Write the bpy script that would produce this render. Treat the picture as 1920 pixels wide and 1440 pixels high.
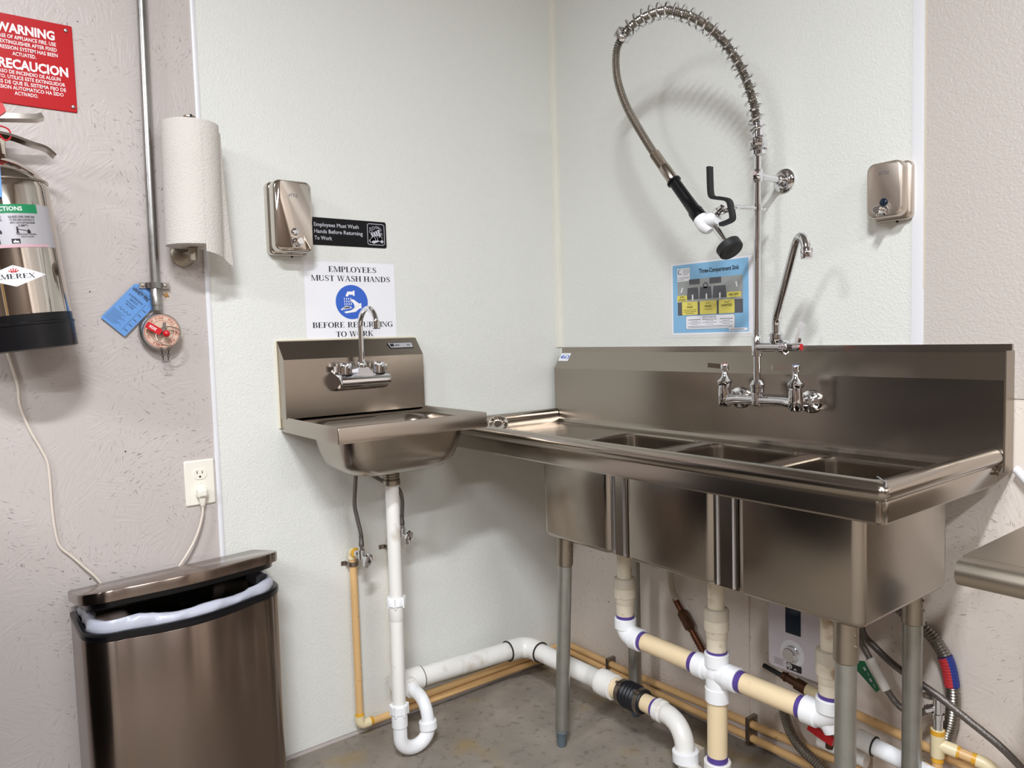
import bpy, math, random
from mathutils import Vector, Matrix
random.seed(7)
for o in list(bpy.data.objects): bpy.data.objects.remove(o)
SC = bpy.context.scene
COL = SC.collection
PI = math.pi
V = Vector

# ------------------------------------------------------------------ camera
def setup_camera():
    yaw, pitch, roll = math.radians(142.639), math.radians(3.763), math.radians(1.665)
    cy, sy, cp, sp = math.cos(yaw), math.sin(yaw), math.cos(pitch), math.sin(pitch)
    f = V((cy*cp, sy*cp, -sp)); r = V((sy, -cy, 0)); d = f.cross(r)
    c, s = math.cos(roll), math.sin(roll)
    R = c*r + s*d; D = -s*r + c*d
    cam = bpy.data.cameras.new('camera'); cam.sensor_width = 36; cam.lens = 1389.64*36/1920
    cam.clip_start = .02
    ob = bpy.data.objects.new('camera', cam); COL.objects.link(ob)
    m = Matrix((R, -D, -f)).transposed().to_4x4(); m.translation = V((1.984, -1.734, 1.165))
    ob.matrix_world = m; SC.camera = ob
setup_camera()

# ------------------------------------------------------------------ light
w = bpy.data.worlds.new('world'); SC.world = w; w.use_nodes = True
w.node_tree.nodes['Background'].inputs[0].default_value = (.9, .95, 1, 1)
w.node_tree.nodes['Background'].inputs[1].default_value = .3
SC.view_settings.view_transform = 'Standard'; SC.view_settings.look = 'None'
SC.view_settings.exposure = 0.1; SC.view_settings.gamma = 1; SC.view_settings.use_curve_mapping = False
CEIL = 2.85
LAMPS = [((2.05, -1.95), (.14, .50), 72), ((3.3, -2.9), (.16, 1.2), 76), ((1.6, -4.3), (.3, 1.2), 76), ((4.6, -1.2), (.3, 1.2), 64)]  # last two are unseen lamps added for soft fill
for (lx, ly), (sx, sy_), e in LAMPS:
    L = bpy.data.lights.new('ceiling_and_fill_light', 'AREA'); L.shape = 'RECTANGLE'; L.size = sx; L.size_y = sy_
    L.energy = e; L.color = (.925, .96, 1.0)
    ob = bpy.data.objects.new('ceiling_and_fill_light', L); COL.objects.link(ob); ob.location = (lx, ly, CEIL-.075)

# ------------------------------------------------------------------ materials
def lin(c):
    return tuple(((v/255/12.92) if v/255 <= .04045 else ((v/255+.055)/1.055)**2.4) for v in c)
MATS = {}
def mat(name, rgb, rough=.5, metal=0., var=0., vscale=8., bump=0., bscale=200., stretch=None, rvar=0., trans=0., emit=0., coat=0., spec=.5, dirt=None, bd=.002):
    """procedural material: base colour with noise variation, roughness variation and fine relief"""
    if name in MATS: return MATS[name]
    m = bpy.data.materials.new(name); m.use_nodes = True
    nt = m.node_tree; N = nt.nodes; L = nt.links; b = N['Principled BSDF']
    c = lin(rgb)
    b.inputs['Roughness'].default_value = rough; b.inputs['Metallic'].default_value = metal
    b.inputs['Specular IOR Level'].default_value = spec
    b.inputs['Coat Weight'].default_value = coat
    tc = N.new('ShaderNodeTexCoord'); src = tc.outputs['Object']
    if stretch:
        mp = N.new('ShaderNodeMapping'); mp.inputs['Scale'].default_value = stretch; L.new(src, mp.inputs[0]); srcs = mp.outputs[0]
    else: srcs = src
    n = N.new('ShaderNodeTexNoise'); n.inputs['Scale'].default_value = vscale; n.inputs['Detail'].default_value = 5
    L.new(src if not stretch else srcs, n.inputs['Vector'])
    mx = N.new('ShaderNodeMix'); mx.data_type = 'RGBA'
    mx.inputs[6].default_value = tuple(max(0, v*(1-var)) for v in c)+(1,)
    mx.inputs[7].default_value = tuple(min(1, v*(1+var)) for v in c)+(1,)
    L.new(n.outputs['Fac'], mx.inputs[0]); col = mx.outputs[2]
    if dirt:
        rgb2, sc, lo, hi = dirt
        n2 = N.new('ShaderNodeTexNoise'); n2.inputs['Scale'].default_value = sc; n2.inputs['Detail'].default_value = 7
        L.new(src, n2.inputs['Vector'])
        rp = N.new('ShaderNodeMapRange'); rp.inputs[1].default_value = lo; rp.inputs[2].default_value = hi
        L.new(n2.outputs['Fac'], rp.inputs[0])
        m2 = N.new('ShaderNodeMix'); m2.data_type = 'RGBA'; L.new(col, m2.inputs[6]); m2.inputs[7].default_value = lin(rgb2)+(1,)
        L.new(rp.outputs[0], m2.inputs[0]); col = m2.outputs[2]
    L.new(col, b.inputs['Base Color'])
    if rvar:
        mr = N.new('ShaderNodeMapRange'); mr.inputs[3].default_value = rough-rvar; mr.inputs[4].default_value = rough+rvar
        L.new(n.outputs['Fac'], mr.inputs[0]); L.new(mr.outputs[0], b.inputs['Roughness'])
    if bump:
        n3 = N.new('ShaderNodeTexNoise'); n3.inputs['Scale'].default_value = bscale; n3.inputs['Detail'].default_value = 2
        L.new(srcs, n3.inputs['Vector'])
        bp = N.new('ShaderNodeBump'); bp.inputs['Strength'].default_value = bump; bp.inputs['Distance'].default_value = bd
        L.new(n3.outputs['Fac'], bp.inputs['Height']); L.new(bp.outputs[0], b.inputs['Normal'])
    if trans: b.inputs['Transmission Weight'].default_value = trans
    if emit:
        b.inputs['Emission Color'].default_value = c+(1,); b.inputs['Emission Strength'].default_value = emit
    MATS[name] = m; return m

def osb_mat(name, rgb, dark):
    """painted strand board: random flake directions, ridges and thin dark gaps"""
    m = bpy.data.materials.new(name); m.use_nodes = True; nt = m.node_tree; N = nt.nodes; L = nt.links; b = N['Principled BSDF']
    b.inputs['Roughness'].default_value = .42
    tc = N.new('ShaderNodeTexCoord')
    vo = N.new('ShaderNodeTexVoronoi'); vo.inputs['Scale'].default_value = 16; L.new(tc.outputs['Object'], vo.inputs['Vector'])
    sx = N.new('ShaderNodeSeparateColor'); L.new(vo.outputs['Color'], sx.inputs[0])
    hs = []
    for k, (sc, mul) in enumerate((((1, 22, 150), 6.28), ((1, 42, 330), 12.0))):
        rot = N.new('ShaderNodeVectorRotate'); rot.rotation_type = 'X_AXIS' if name.endswith('left') else 'Y_AXIS'
        mt = N.new('ShaderNodeMath'); mt.operation = 'MULTIPLY'; mt.inputs[1].default_value = mul; L.new(sx.outputs[k], mt.inputs[0])
        L.new(mt.outputs[0], rot.inputs['Angle']); L.new(tc.outputs['Object'], rot.inputs['Vector'])
        mp = N.new('ShaderNodeMapping'); mp.inputs['Scale'].default_value = sc if name.endswith('left') else (sc[1], 1, sc[2]); L.new(rot.outputs[0], mp.inputs[0])
        n = N.new('ShaderNodeTexNoise'); n.inputs['Scale'].default_value = 1.0; n.inputs['Detail'].default_value = 3; L.new(mp.outputs[0], n.inputs['Vector'])
        hs.append(n.outputs['Fac'])
    big = N.new('ShaderNodeTexNoise'); big.inputs['Scale'].default_value = 5; big.inputs['Detail'].default_value = 4; L.new(tc.outputs['Object'], big.inputs['Vector'])
    mask = N.new('ShaderNodeMapRange'); mask.inputs[1].default_value = .40; mask.inputs[2].default_value = .58; L.new(big.outputs['Fac'], mask.inputs[0])
    st = N.new('ShaderNodeMapRange'); st.inputs[1].default_value = .625; st.inputs[2].default_value = .675; L.new(hs[1], st.inputs[0])
    mu = N.new('ShaderNodeMath'); mu.operation = 'MULTIPLY'; L.new(mask.outputs[0], mu.inputs[0]); L.new(st.outputs[0], mu.inputs[1])
    mu2 = N.new('ShaderNodeMath'); mu2.operation = 'MULTIPLY'; mu2.inputs[1].default_value = .75; L.new(mu.outputs[0], mu2.inputs[0])
    c = lin(rgb)
    base = N.new('ShaderNodeMix'); base.data_type = 'RGBA'; base.inputs[6].default_value = tuple(v*.93 for v in c)+(1,); base.inputs[7].default_value = tuple(min(1, v*1.05) for v in c)+(1,)
    L.new(big.outputs['Fac'], base.inputs[0])
    mx = N.new('ShaderNodeMix'); mx.data_type = 'RGBA'; L.new(base.outputs[2], mx.inputs[6]); mx.inputs[7].default_value = lin(dark)+(1,); L.new(mu2.outputs[0], mx.inputs[0])
    # small nail specks
    v2 = N.new('ShaderNodeTexVoronoi'); v2.inputs['Scale'].default_value = 11; L.new(tc.outputs['Object'], v2.inputs['Vector'])
    sp = N.new('ShaderNodeMapRange'); sp.inputs[1].default_value = .030; sp.inputs[2].default_value = .022; L.new(v2.outputs['Distance'], sp.inputs[0])
    m3 = N.new('ShaderNodeMix'); m3.data_type = 'RGBA'; L.new(mx.outputs[2], m3.inputs[6]); m3.inputs[7].default_value = lin((70, 58, 54))+(1,); L.new(sp.outputs[0], m3.inputs[0])
    L.new(m3.outputs[2], b.inputs['Base Color'])
    bp = N.new('ShaderNodeBump'); bp.inputs['Strength'].default_value = .38; bp.inputs['Distance'].default_value = .003
    L.new(hs[0], bp.inputs['Height']); L.new(bp.outputs[0], b.inputs['Normal'])
    MATS[name] = m; return m

def floor_mat():
    m = bpy.data.materials.new('concrete'); m.use_nodes = True; nt = m.node_tree; N = nt.nodes; L = nt.links; b = N['Principled BSDF']
    tc = N.new('ShaderNodeTexCoord'); P = tc.outputs['Object']
    def noise(s, d=6):
        n = N.new('ShaderNodeTexNoise'); n.inputs['Scale'].default_value = s; n.inputs['Detail'].default_value = d; L.new(P, n.inputs['Vector']); return n.outputs['Fac']
    def rng(o, lo, hi):
        r = N.new('ShaderNodeMapRange'); r.inputs[1].default_value = lo; r.inputs[2].default_value = hi; L.new(o, r.inputs[0]); return r.outputs[0]
    def mix(f, a, c):
        x = N.new('ShaderNodeMix'); x.data_type = 'RGBA'; L.new(f, x.inputs[0])
        if isinstance(a, tuple): x.inputs[6].default_value = lin(a)+(1,)
        else: L.new(a, x.inputs[6])
        x.inputs[7].default_value = lin(c)+(1,); return x.outputs[2]
    c = mix(rng(noise(6), .3, .7), (126, 118, 109), (154, 145, 134))
    c = mix(rng(noise(38), .56, .74), c, (108, 98, 90))
    c = mix(rng(noise(4.2, 8), .58, .75), c, (150, 128, 84))
    c = mix(rng(noise(90, 2), .70, .74), c, (80, 70, 62))
    L.new(c, b.inputs['Base Color']); b.inputs['Roughness'].default_value = .55
    bp = N.new('ShaderNodeBump'); bp.inputs['Strength'].default_value = .15; bp.inputs['Distance'].default_value = .002; L.new(noise(60), bp.inputs['Height']); L.new(bp.outputs[0], b.inputs['Normal'])
    MATS['concrete'] = m; return m

OSBL = osb_mat('osb_paint_left', (196, 187, 183), (96, 84, 80))
OSBR = osb_mat('osb_paint_right', (226, 215, 206), (100, 86, 80))
CONC = floor_mat()
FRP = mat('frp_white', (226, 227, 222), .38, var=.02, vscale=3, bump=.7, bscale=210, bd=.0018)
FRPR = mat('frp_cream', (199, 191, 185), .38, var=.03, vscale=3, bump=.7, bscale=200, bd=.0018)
TRIM = mat('trim_white', (228, 228, 232), .35, var=.02)
TRIMC = mat('trim_cream', (228, 226, 216), .45, var=.05)
STEEL = mat('brushed_steel', (168, 159, 149), .20, 1, var=.05, vscale=2.5, stretch=(1, 1, 3), rvar=.05)
STEELH = mat('brushed_steel_horizontal', (166, 157, 147), .22, 1, var=.05, vscale=2.5, stretch=(1, 1, 3), rvar=.05)
STEELD = mat('dull_steel', (165, 155, 142), .36, 1, var=.10, vscale=9, rvar=.07)
BINST = mat('bin_steel', (138, 124, 115), .23, 1, var=.04, vscale=4)
def brushed(m, aniso):
    nt = m.node_tree; p = nt.nodes['Principled BSDF']; tn = nt.nodes.new('ShaderNodeTangent'); tn.direction_type = 'RADIAL'; tn.axis = 'Z'
    nt.links.new(tn.outputs[0], p.inputs['Tangent']); p.inputs['Anisotropic'].default_value = aniso; p.inputs['Anisotropic Rotation'].default_value = .25
brushed(BINST, .86)
SATIN = mat('satin_steel', (206, 194, 182), .36, 1, var=.06, vscale=6, rvar=.05)
WELD = mat('weld_steel', (205, 205, 212), .22, 1, var=.1, vscale=60)
CHROME = mat('chrome', (225, 225, 228), .06, 1, var=.02)
POLISH = mat('polished_steel', (205, 198, 190), .07, 1, var=.03)
GALV = mat('galvanized', (168, 168, 162), .38, .85, var=.18, vscale=30, rvar=.1)
CONDUIT = mat('conduit_steel', (168, 166, 164), .30, 1, var=.12, vscale=40, rvar=.08)
PVC = mat('pvc_white', (238, 236, 232), .30, var=.03, vscale=12, dirt=((196, 186, 170), 14, .60, .78))
PVCN = mat('pvc_bright', (244, 245, 248), .25, var=.02)
PVCC = mat('pvc_cream', (238, 216, 178), .34, var=.04, vscale=20, dirt=((205, 165, 110), 9, .58, .75))
PVCO = mat('pvc_aged', (228, 217, 197), .38, var=.06, vscale=20, dirt=((160, 122, 84), 18, .58, .74))
NUT = mat('nut_beige', (206, 196, 180), .42, var=.06, vscale=30)
PRIMER = mat('purple_primer', (86, 66, 142), .4, var=.12, vscale=40)
CPVC = mat('cpvc_tan', (226, 184, 128), .35, var=.06, vscale=15, dirt=((150, 110, 62), 60, .66, .72))
CPVCL = mat('cpvc_light', (236, 220, 180), .35, var=.05, vscale=20)
GLUE = mat('yellow_glue', (222, 166, 44), .35, var=.1, vscale=60)
BLACK = mat('black_plastic', (9, 9, 13), .30, var=.1, spec=.35)
BLACKM = mat('black_matt', (26, 26, 28), .55, var=.1)
RUBBER = mat('black_rubber', (16, 18, 26), .45, var=.1)
CLAMPS = mat('clamp_steel', (150, 140, 132), .3, 1, var=.1)
BRAID = mat('braided_steel', (120, 114, 110), .38, .9, var=.35, vscale=320, bump=.5, bscale=500)
BRASS = mat('aged_brass', (92, 64, 46), .42, .7, var=.3, vscale=60)
COPPER = mat('aged_copper', (104, 62, 42), .42, .75, var=.25, vscale=50)
RED = mat('sign_red', (186, 4, 16), .38, var=.02, spec=.2)
REDP = mat('red_plastic', (200, 24, 34), .35, var=.05)
WHITEP = mat('print_white', (246, 244, 246), .5, var=.01)
PAPER = mat('paper_white', (240, 240, 246), .35, var=.01)
LAMIN = mat('laminate_film', (226, 226, 224), .15, var=.01, coat=.3)
TOWEL = mat('paper_towel', (214, 208, 202), .85, var=.02, bump=.9, bscale=300, bd=.002)
INK = mat('print_black', (24, 24, 30), .5, var=.02)
INKG = mat('print_grey', (90, 92, 104), .5, var=.02)
SIGNBLK = mat('sign_black', (7, 8, 14), .3, var=.02, spec=.25)
SILVERP = mat('print_silver', (196, 196, 206), .45, var=.02)
BLUEC = mat('print_blue', (52, 100, 200), .4, var=.02)
SKY = mat('print_sky_blue', (138, 190, 228), .4, var=.02)
YELP = mat('print_yellow', (236, 222, 110), .4, var=.04)
GREYP = mat('print_photo_grey', (164, 168, 166), .4, var=.12, vscale=40)
DGREYP = mat('print_photo_dark', (92, 92, 98), .4, var=.2, vscale=60)
TAGBLUE = mat('tag_blue', (100, 152, 216), .55, var=.03)
GREENP = mat('label_green', (18, 132, 84), .4, var=.03)
GREENT = mat('tag_green', (14, 104, 66), .35, var=.05)
LABELG = mat('label_silver', (190, 188, 194), .35, .35, var=.03)
PINKP = mat('label_pink', (206, 168, 178), .4, var=.03)
DIAL = mat('dial_cream', (218, 192, 172), .45, var=.12, vscale=60)
DIALR = mat('dial_red', (176, 62, 52), .5, var=.1)
IVORY = mat('outlet_white', (240, 236, 224), .35, var=.01)
CORD = mat('cord_white', (224, 212, 200), .45, var=.03)
BAG = mat('bag_white', (188, 190, 204), .28, var=.03, bump=.25, bscale=40)
HEATER = mat('heater_white', (206, 198, 206), .4, var=.03)
HEATS = mat('heater_display', (18, 34, 50), .12, var=.3, vscale=30)
FOOT = mat('foot_grey', (98, 112, 122), .45, var=.08)
CAULK = mat('caulk_cream', (226, 219, 200), .5, var=.06, vscale=40)
FLEX = mat('flex_conduit', (150, 144, 136), .32, .95, var=.15, vscale=40)
WRAPR = mat('wrap_red', (196, 52, 60), .45, var=.25, vscale=220)
WRAPB = mat('wrap_blue', (44, 60, 140), .45, var=.25, vscale=220)
POLYT = mat('poly_tube', (206, 194, 180), .35, var=.08, vscale=60)
BROWNW = mat('far_wall_paint', (92, 78, 68), .6, var=.06)
CEILM = mat('ceiling_paint', (158, 152, 148), .8, var=.02)
DARKW = mat('dark_board', (84, 72, 64), .5, var=.08)
DOORM = mat('door_wood', (206, 160, 84), .4, var=.08, vscale=4, stretch=(1, 1, .1))
EMIT = mat('lamp_diffuser', (255, 246, 232), .5, emit=6.0)
LAMPF = mat('lamp_frame', (220, 220, 218), .4)
KHOLE = mat('slot_dark', (40, 34, 30), .6)
STAIN = mat('wall_stain', (212, 202, 178), .5, var=.1)
GREYBOX = mat('grey_box', (106, 104, 104), .45, var=.05)
SHINYB = mat('blue_index', (40, 90, 190), .3)

# ------------------------------------------------------------------ mesh builder
class B:
    def __init__(s): s.v = []; s.f = []; s.mi = []; s.cur = 0
    def add(s, vs, fs):
        o = len(s.v); s.v += [tuple(p) for p in vs]; s.f += [tuple(i+o for i in f) for f in fs]; s.mi += [s.cur]*len(fs); return s
    def loft(s, rings, c0=True, c1=True, closed=True):
        n = len(rings[0]); vs = [p for r in rings for p in r]; fs = []
        for k in range(len(rings)-1):
            for i in range(n if closed else n-1):
                j = (i+1) % n; fs.append((k*n+i, k*n+j, (k+1)*n+j, (k+1)*n+i))
        if c0: fs.append(tuple(range(n-1, -1, -1)))
        if c1: fs.append(tuple((len(rings)-1)*n+i for i in range(n)))
        return s.add(vs, fs)
    def box(s, a, b):
        x0, y0, z0 = (min(a[i], b[i]) for i in range(3)); x1, y1, z1 = (max(a[i], b[i]) for i in range(3))
        vs = [(x, y, z) for x in (x0, x1) for y in (y0, y1) for z in (z0, z1)]
        return s.add(vs, [(0, 1, 3, 2), (4, 6, 7, 5), (0, 4, 5, 1), (2, 3, 7, 6), (0, 2, 6, 4), (1, 5, 7, 3)])
    def lathe(s, p, d, prof, seg=24, c0=True, c1=True, ribs=None):
        p = V(p); d = V(d).normalized(); a = d.orthogonal().normalized(); bb = d.cross(a); rings = []
        for t, r in prof:
            rg = []
            for i in range(seg):
                th = 2*PI*i/seg; rr = r*(1 if not ribs else (1 + (ribs if i % 2 else -ribs)))
                rg.append(p+d*t+(a*math.cos(th)+bb*math.sin(th))*rr)
            rings.append(rg)
        return s.loft(rings, c0, c1)
    def cyl(s, p0, p1, r, r1=None, seg=20, e=0.):
        p0 = V(p0); p1 = V(p1); h = (p1-p0).length; r1 = r if r1 is None else r1
        prof = [(0, r), (h, r1)] if not e else [(0, r-e), (e, r), (h-e, r1), (h, r1-e)]
        return s.lathe(p0, p1-p0, prof, seg)
    def frames(s, pts):
        pts = [V(p) for p in pts]; n = len(pts); T = []
        for i in range(n):
            T.append((pts[min(i+1, n-1)]-pts[max(i-1, 0)]).normalized())
        u = T[0].orthogonal().normalized(); out = []
        for i in range(n):
            if i:
                q = T[i-1].rotation_difference(T[i]); u = q @ u
            u = (u-T[i]*u.dot(T[i])).normalized(); out.append((pts[i], T[i], u, T[i].cross(u)))
        return out
    def tube(s, pts, r, seg=12, caps=True):
        fr = s.frames(pts); rings = []
        for i, (p, t, u, w_) in enumerate(fr):
            rr = r[i] if isinstance(r, (list, tuple)) else r
            rings.append([p+(u*math.cos(2*PI*k/seg)+w_*math.sin(2*PI*k/seg))*rr for k in range(seg)])
        return s.loft(rings, caps, caps)
    def ribbon(s, pts, wdt, th, up):
        """flat bar of width wdt (along up) and thickness th following pts"""
        fr = s.frames(pts); up = V(up); rings = []
        for p, t, _, _ in fr:
            u = (up-t*up.dot(t)).normalized(); n = t.cross(u)
            rings.append([p+u*wdt/2+n*th/2, p-u*wdt/2+n*th/2, p-u*wdt/2-n*th/2, p+u*wdt/2-n*th/2])
        return s.loft(rings)
    def prism(s, poly, d):
        """poly: 3D points, extruded by d"""
        d = V(d); return s.loft([[V(p) for p in poly], [V(p)+d for p in poly]])
    def mesh(s, name, mats, smooth=35):
        me = bpy.data.meshes.new(name); me.from_pydata(s.v, [], s.f); me.update()
        for m in (mats if isinstance(mats, (list, tuple)) else [mats]): me.materials.append(m)
        if any(s.mi): me.polygons.foreach_set('material_index', s.mi)
        if smooth:
            me.polygons.foreach_set('use_smooth', [True]*len(me.polygons)); me.set_sharp_from_angle(angle=math.radians(smooth))
        return me

def rr(x0, x1, y0, y1, r, n=5):
    r = min(r, (x1-x0)/2-1e-5, (y1-y0)/2-1e-5); out = []
    for cx, cy, a in ((x1-r, y1-r, 0), (x0+r, y1-r, 90), (x0+r, y0+r, 180), (x1-r, y0+r, 270)):
        for k in range(n+1):
            t = math.radians(a+90*k/n); out.append((cx+r*math.cos(t), cy+r*math.sin(t)))
    return out
def WL(u, v, n): return V((n, u, v))        # left wall: u to the right along it, v up, n out of the wall
def WR(u, v, n): return V((u, -n, v))       # right wall
def slab(b, W, u0, u1, v0, v1, n0, n1, r=.002, e=.001, n=5):
    """rounded plate lying on a wall"""
    A = rr(u0+e, u1-e, v0+e, v1-e, r, n); O = rr(u0, u1, v0, v1, r, n)
    return b.loft([[W(u, v, n0) for u, v in O], [W(u, v, n1-e) for u, v in O], [W(u, v, n1) for u, v in A]])
def flat(b, W, pts, n): b.add([W(u, v, n) for u, v in pts], [tuple(range(len(pts)))]); return b
def disc(cu, cv, r, k=32, rv=None): return [(cu+r*math.cos(2*PI*i/k), cv+(rv or r)*math.sin(2*PI*i/k)) for i in range(k)]
def smooth(pts, k=6):
    P = [V(p) for p in pts]; P = [P[0]*2-P[1]]+P+[P[-1]*2-P[-2]]; out = []
    for i in range(1, len(P)-2):
        for j in range(k):
            t = j/k; a, b_, c, d = P[i-1], P[i], P[i+1], P[i+2]
            out.append(.5*((2*b_)+(c-a)*t+(2*a-5*b_+4*c-d)*t*t+(-a+3*b_-3*c+d)*t**3))
    out.append(P[-2]); return out
def bend(p0, pc, p1, r, k=8):
    """polyline p0-pc-p1 with a rounded corner of radius r"""
    p0, pc, p1 = V(p0), V(pc), V(p1); a = (p0-pc).normalized(); c = (p1-pc).normalized()
    ang = a.angle(c); t = r/math.tan(ang/2); A = pc+a*t; C = pc+c*t; bis = (a+c).normalized(); O = pc+bis*(r/math.sin(ang/2))
    out = [p0]; u = (A-O); w_ = (C-O)
    for i in range(k+1):
        out.append(O+(u.normalized().slerp(w_.normalized(), i/k))*r)
    out.append(p1); return out

# ------------------------------------------------------------------ objects
ORI = {}
def link(name, me, loc=(0, 0, 0)):
    o = bpy.data.objects.new(name, me); COL.objects.link(o); o.location = loc; return o
def thing(name, label, cat, loc, group=None):
    o = link(name, None, loc); o.empty_display_size = .05; ORI[o.name] = V(loc); o['label'] = label; o['category'] = cat
    if group: o['group'] = group
    return o
def part(name, b, m, parent, label=None, sm=35):
    me = b.mesh(name, m, sm) if isinstance(b, B) else b
    org = ORI[parent.name]; me.transform(Matrix.Translation(-org))
    o = link(name, me); o.parent = parent; ORI[o.name] = org
    if label: o['label'] = label
    if 'lettering' in name or 'print' in name or name in ('thread_rings', 'chain', 'slots', 'pictogram', 'arrows', 'picture_shadows', 'approval_marks', 'flame_pictogram'): o['kind'] = 'stuff'
    return o
def single(name, label, cat, b, m, group=None, sm=35):
    me = b.mesh(name, m, sm)
    xs = [v.co for v in me.vertices]; org = V((sum(p.x for p in xs)/len(xs), sum(p.y for p in xs)/len(xs), min(p.z for p in xs)))
    me.transform(Matrix.Translation(-org)); o = link(name, me, org); ORI[o.name] = org
    o['label'] = label; o['category'] = cat
    if group: o['group'] = group
    return o
def struct(name, b, m, sm=35):
    o = link(name, b.mesh(name, m, sm)); o['kind'] = 'structure'; ORI[o.name] = V((0, 0, 0)); return o

# ------------------------------------------------------------------ lettering
_tc = {}
def glyphs(body, bold=0.):
    key = (body, bold)
    if key not in _tc:
        cu = bpy.data.curves.new('t', 'FONT'); cu.body = body; cu.size = 1; cu.resolution_u = 2; cu.offset = bold; cu.fill_mode = 'FRONT'
        ob = bpy.data.objects.new('t', cu); COL.objects.link(ob); dg = bpy.context.evaluated_depsgraph_get()
        me = bpy.data.meshes.new_from_object(ob.evaluated_get(dg))
        _tc[key] = ([(v.co.x, v.co.y) for v in me.vertices], [tuple(p.vertices) for p in me.polygons])
        bpy.data.objects.remove(ob); bpy.data.curves.remove(cu); bpy.data.meshes.remove(me)
    return _tc[key]
def text(b, W, body, u, v, n, h, align='c', wd=None, bold=0., rot=0.):
    """write body on wall frame W, capital height h, baseline v; wd fits the width"""
    vs, fs = glyphs(body, bold)
    if not vs: return b
    x0 = min(p[0] for p in vs); x1 = max(p[0] for p in vs); sy_ = h/.69; sx = sy_ if wd is None else wd/(x1-x0)
    off = {'c': -(x0+x1)/2, 'l': -x0, 'r': -x1}[align]; c, s = math.cos(rot), math.sin(rot)
    q = [((x+off)*sx, y*sy_) for x, y in vs]
    return b.add([W(u+x*c-y*s, v+x*s+y*c, n) for x, y in q], fs)
def stroke(pts, ws):
    out = []; n = len(pts); P = [V((x, y, 0)) for x, y in pts]; L_, R_ = [], []
    for i in range(n):
        t = (P[min(i+1, n-1)]-P[max(i-1, 0)]).normalized(); nn = V((-t.y, t.x, 0)); w_ = (ws[i] if isinstance(ws, list) else ws)/2
        L_.append(P[i]+nn*w_); R_.append(P[i]-nn*w_)
    for i in range(n-1): out.append([(q.x, q.y) for q in (R_[i], R_[i+1], L_[i+1], L_[i])])
    return out
def rect(x0, y0, x1, y1): return [(x0, y0), (x1, y0), (x1, y1), (x0, y1)]
def arcst(cx, cy, rx, ry, a0, a1, thick, thin, k=14):
    pts, ws = [], []
    for i in range(k+1):
        a = math.radians(a0+(a1-a0)*i/k); pts.append((cx+rx*math.cos(a), cy+ry*math.sin(a))); ws.append(thin+(thick-thin)*abs(math.cos(a))**1.5)
    return stroke(pts, ws)
T_, S_ = .20, .06
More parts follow.
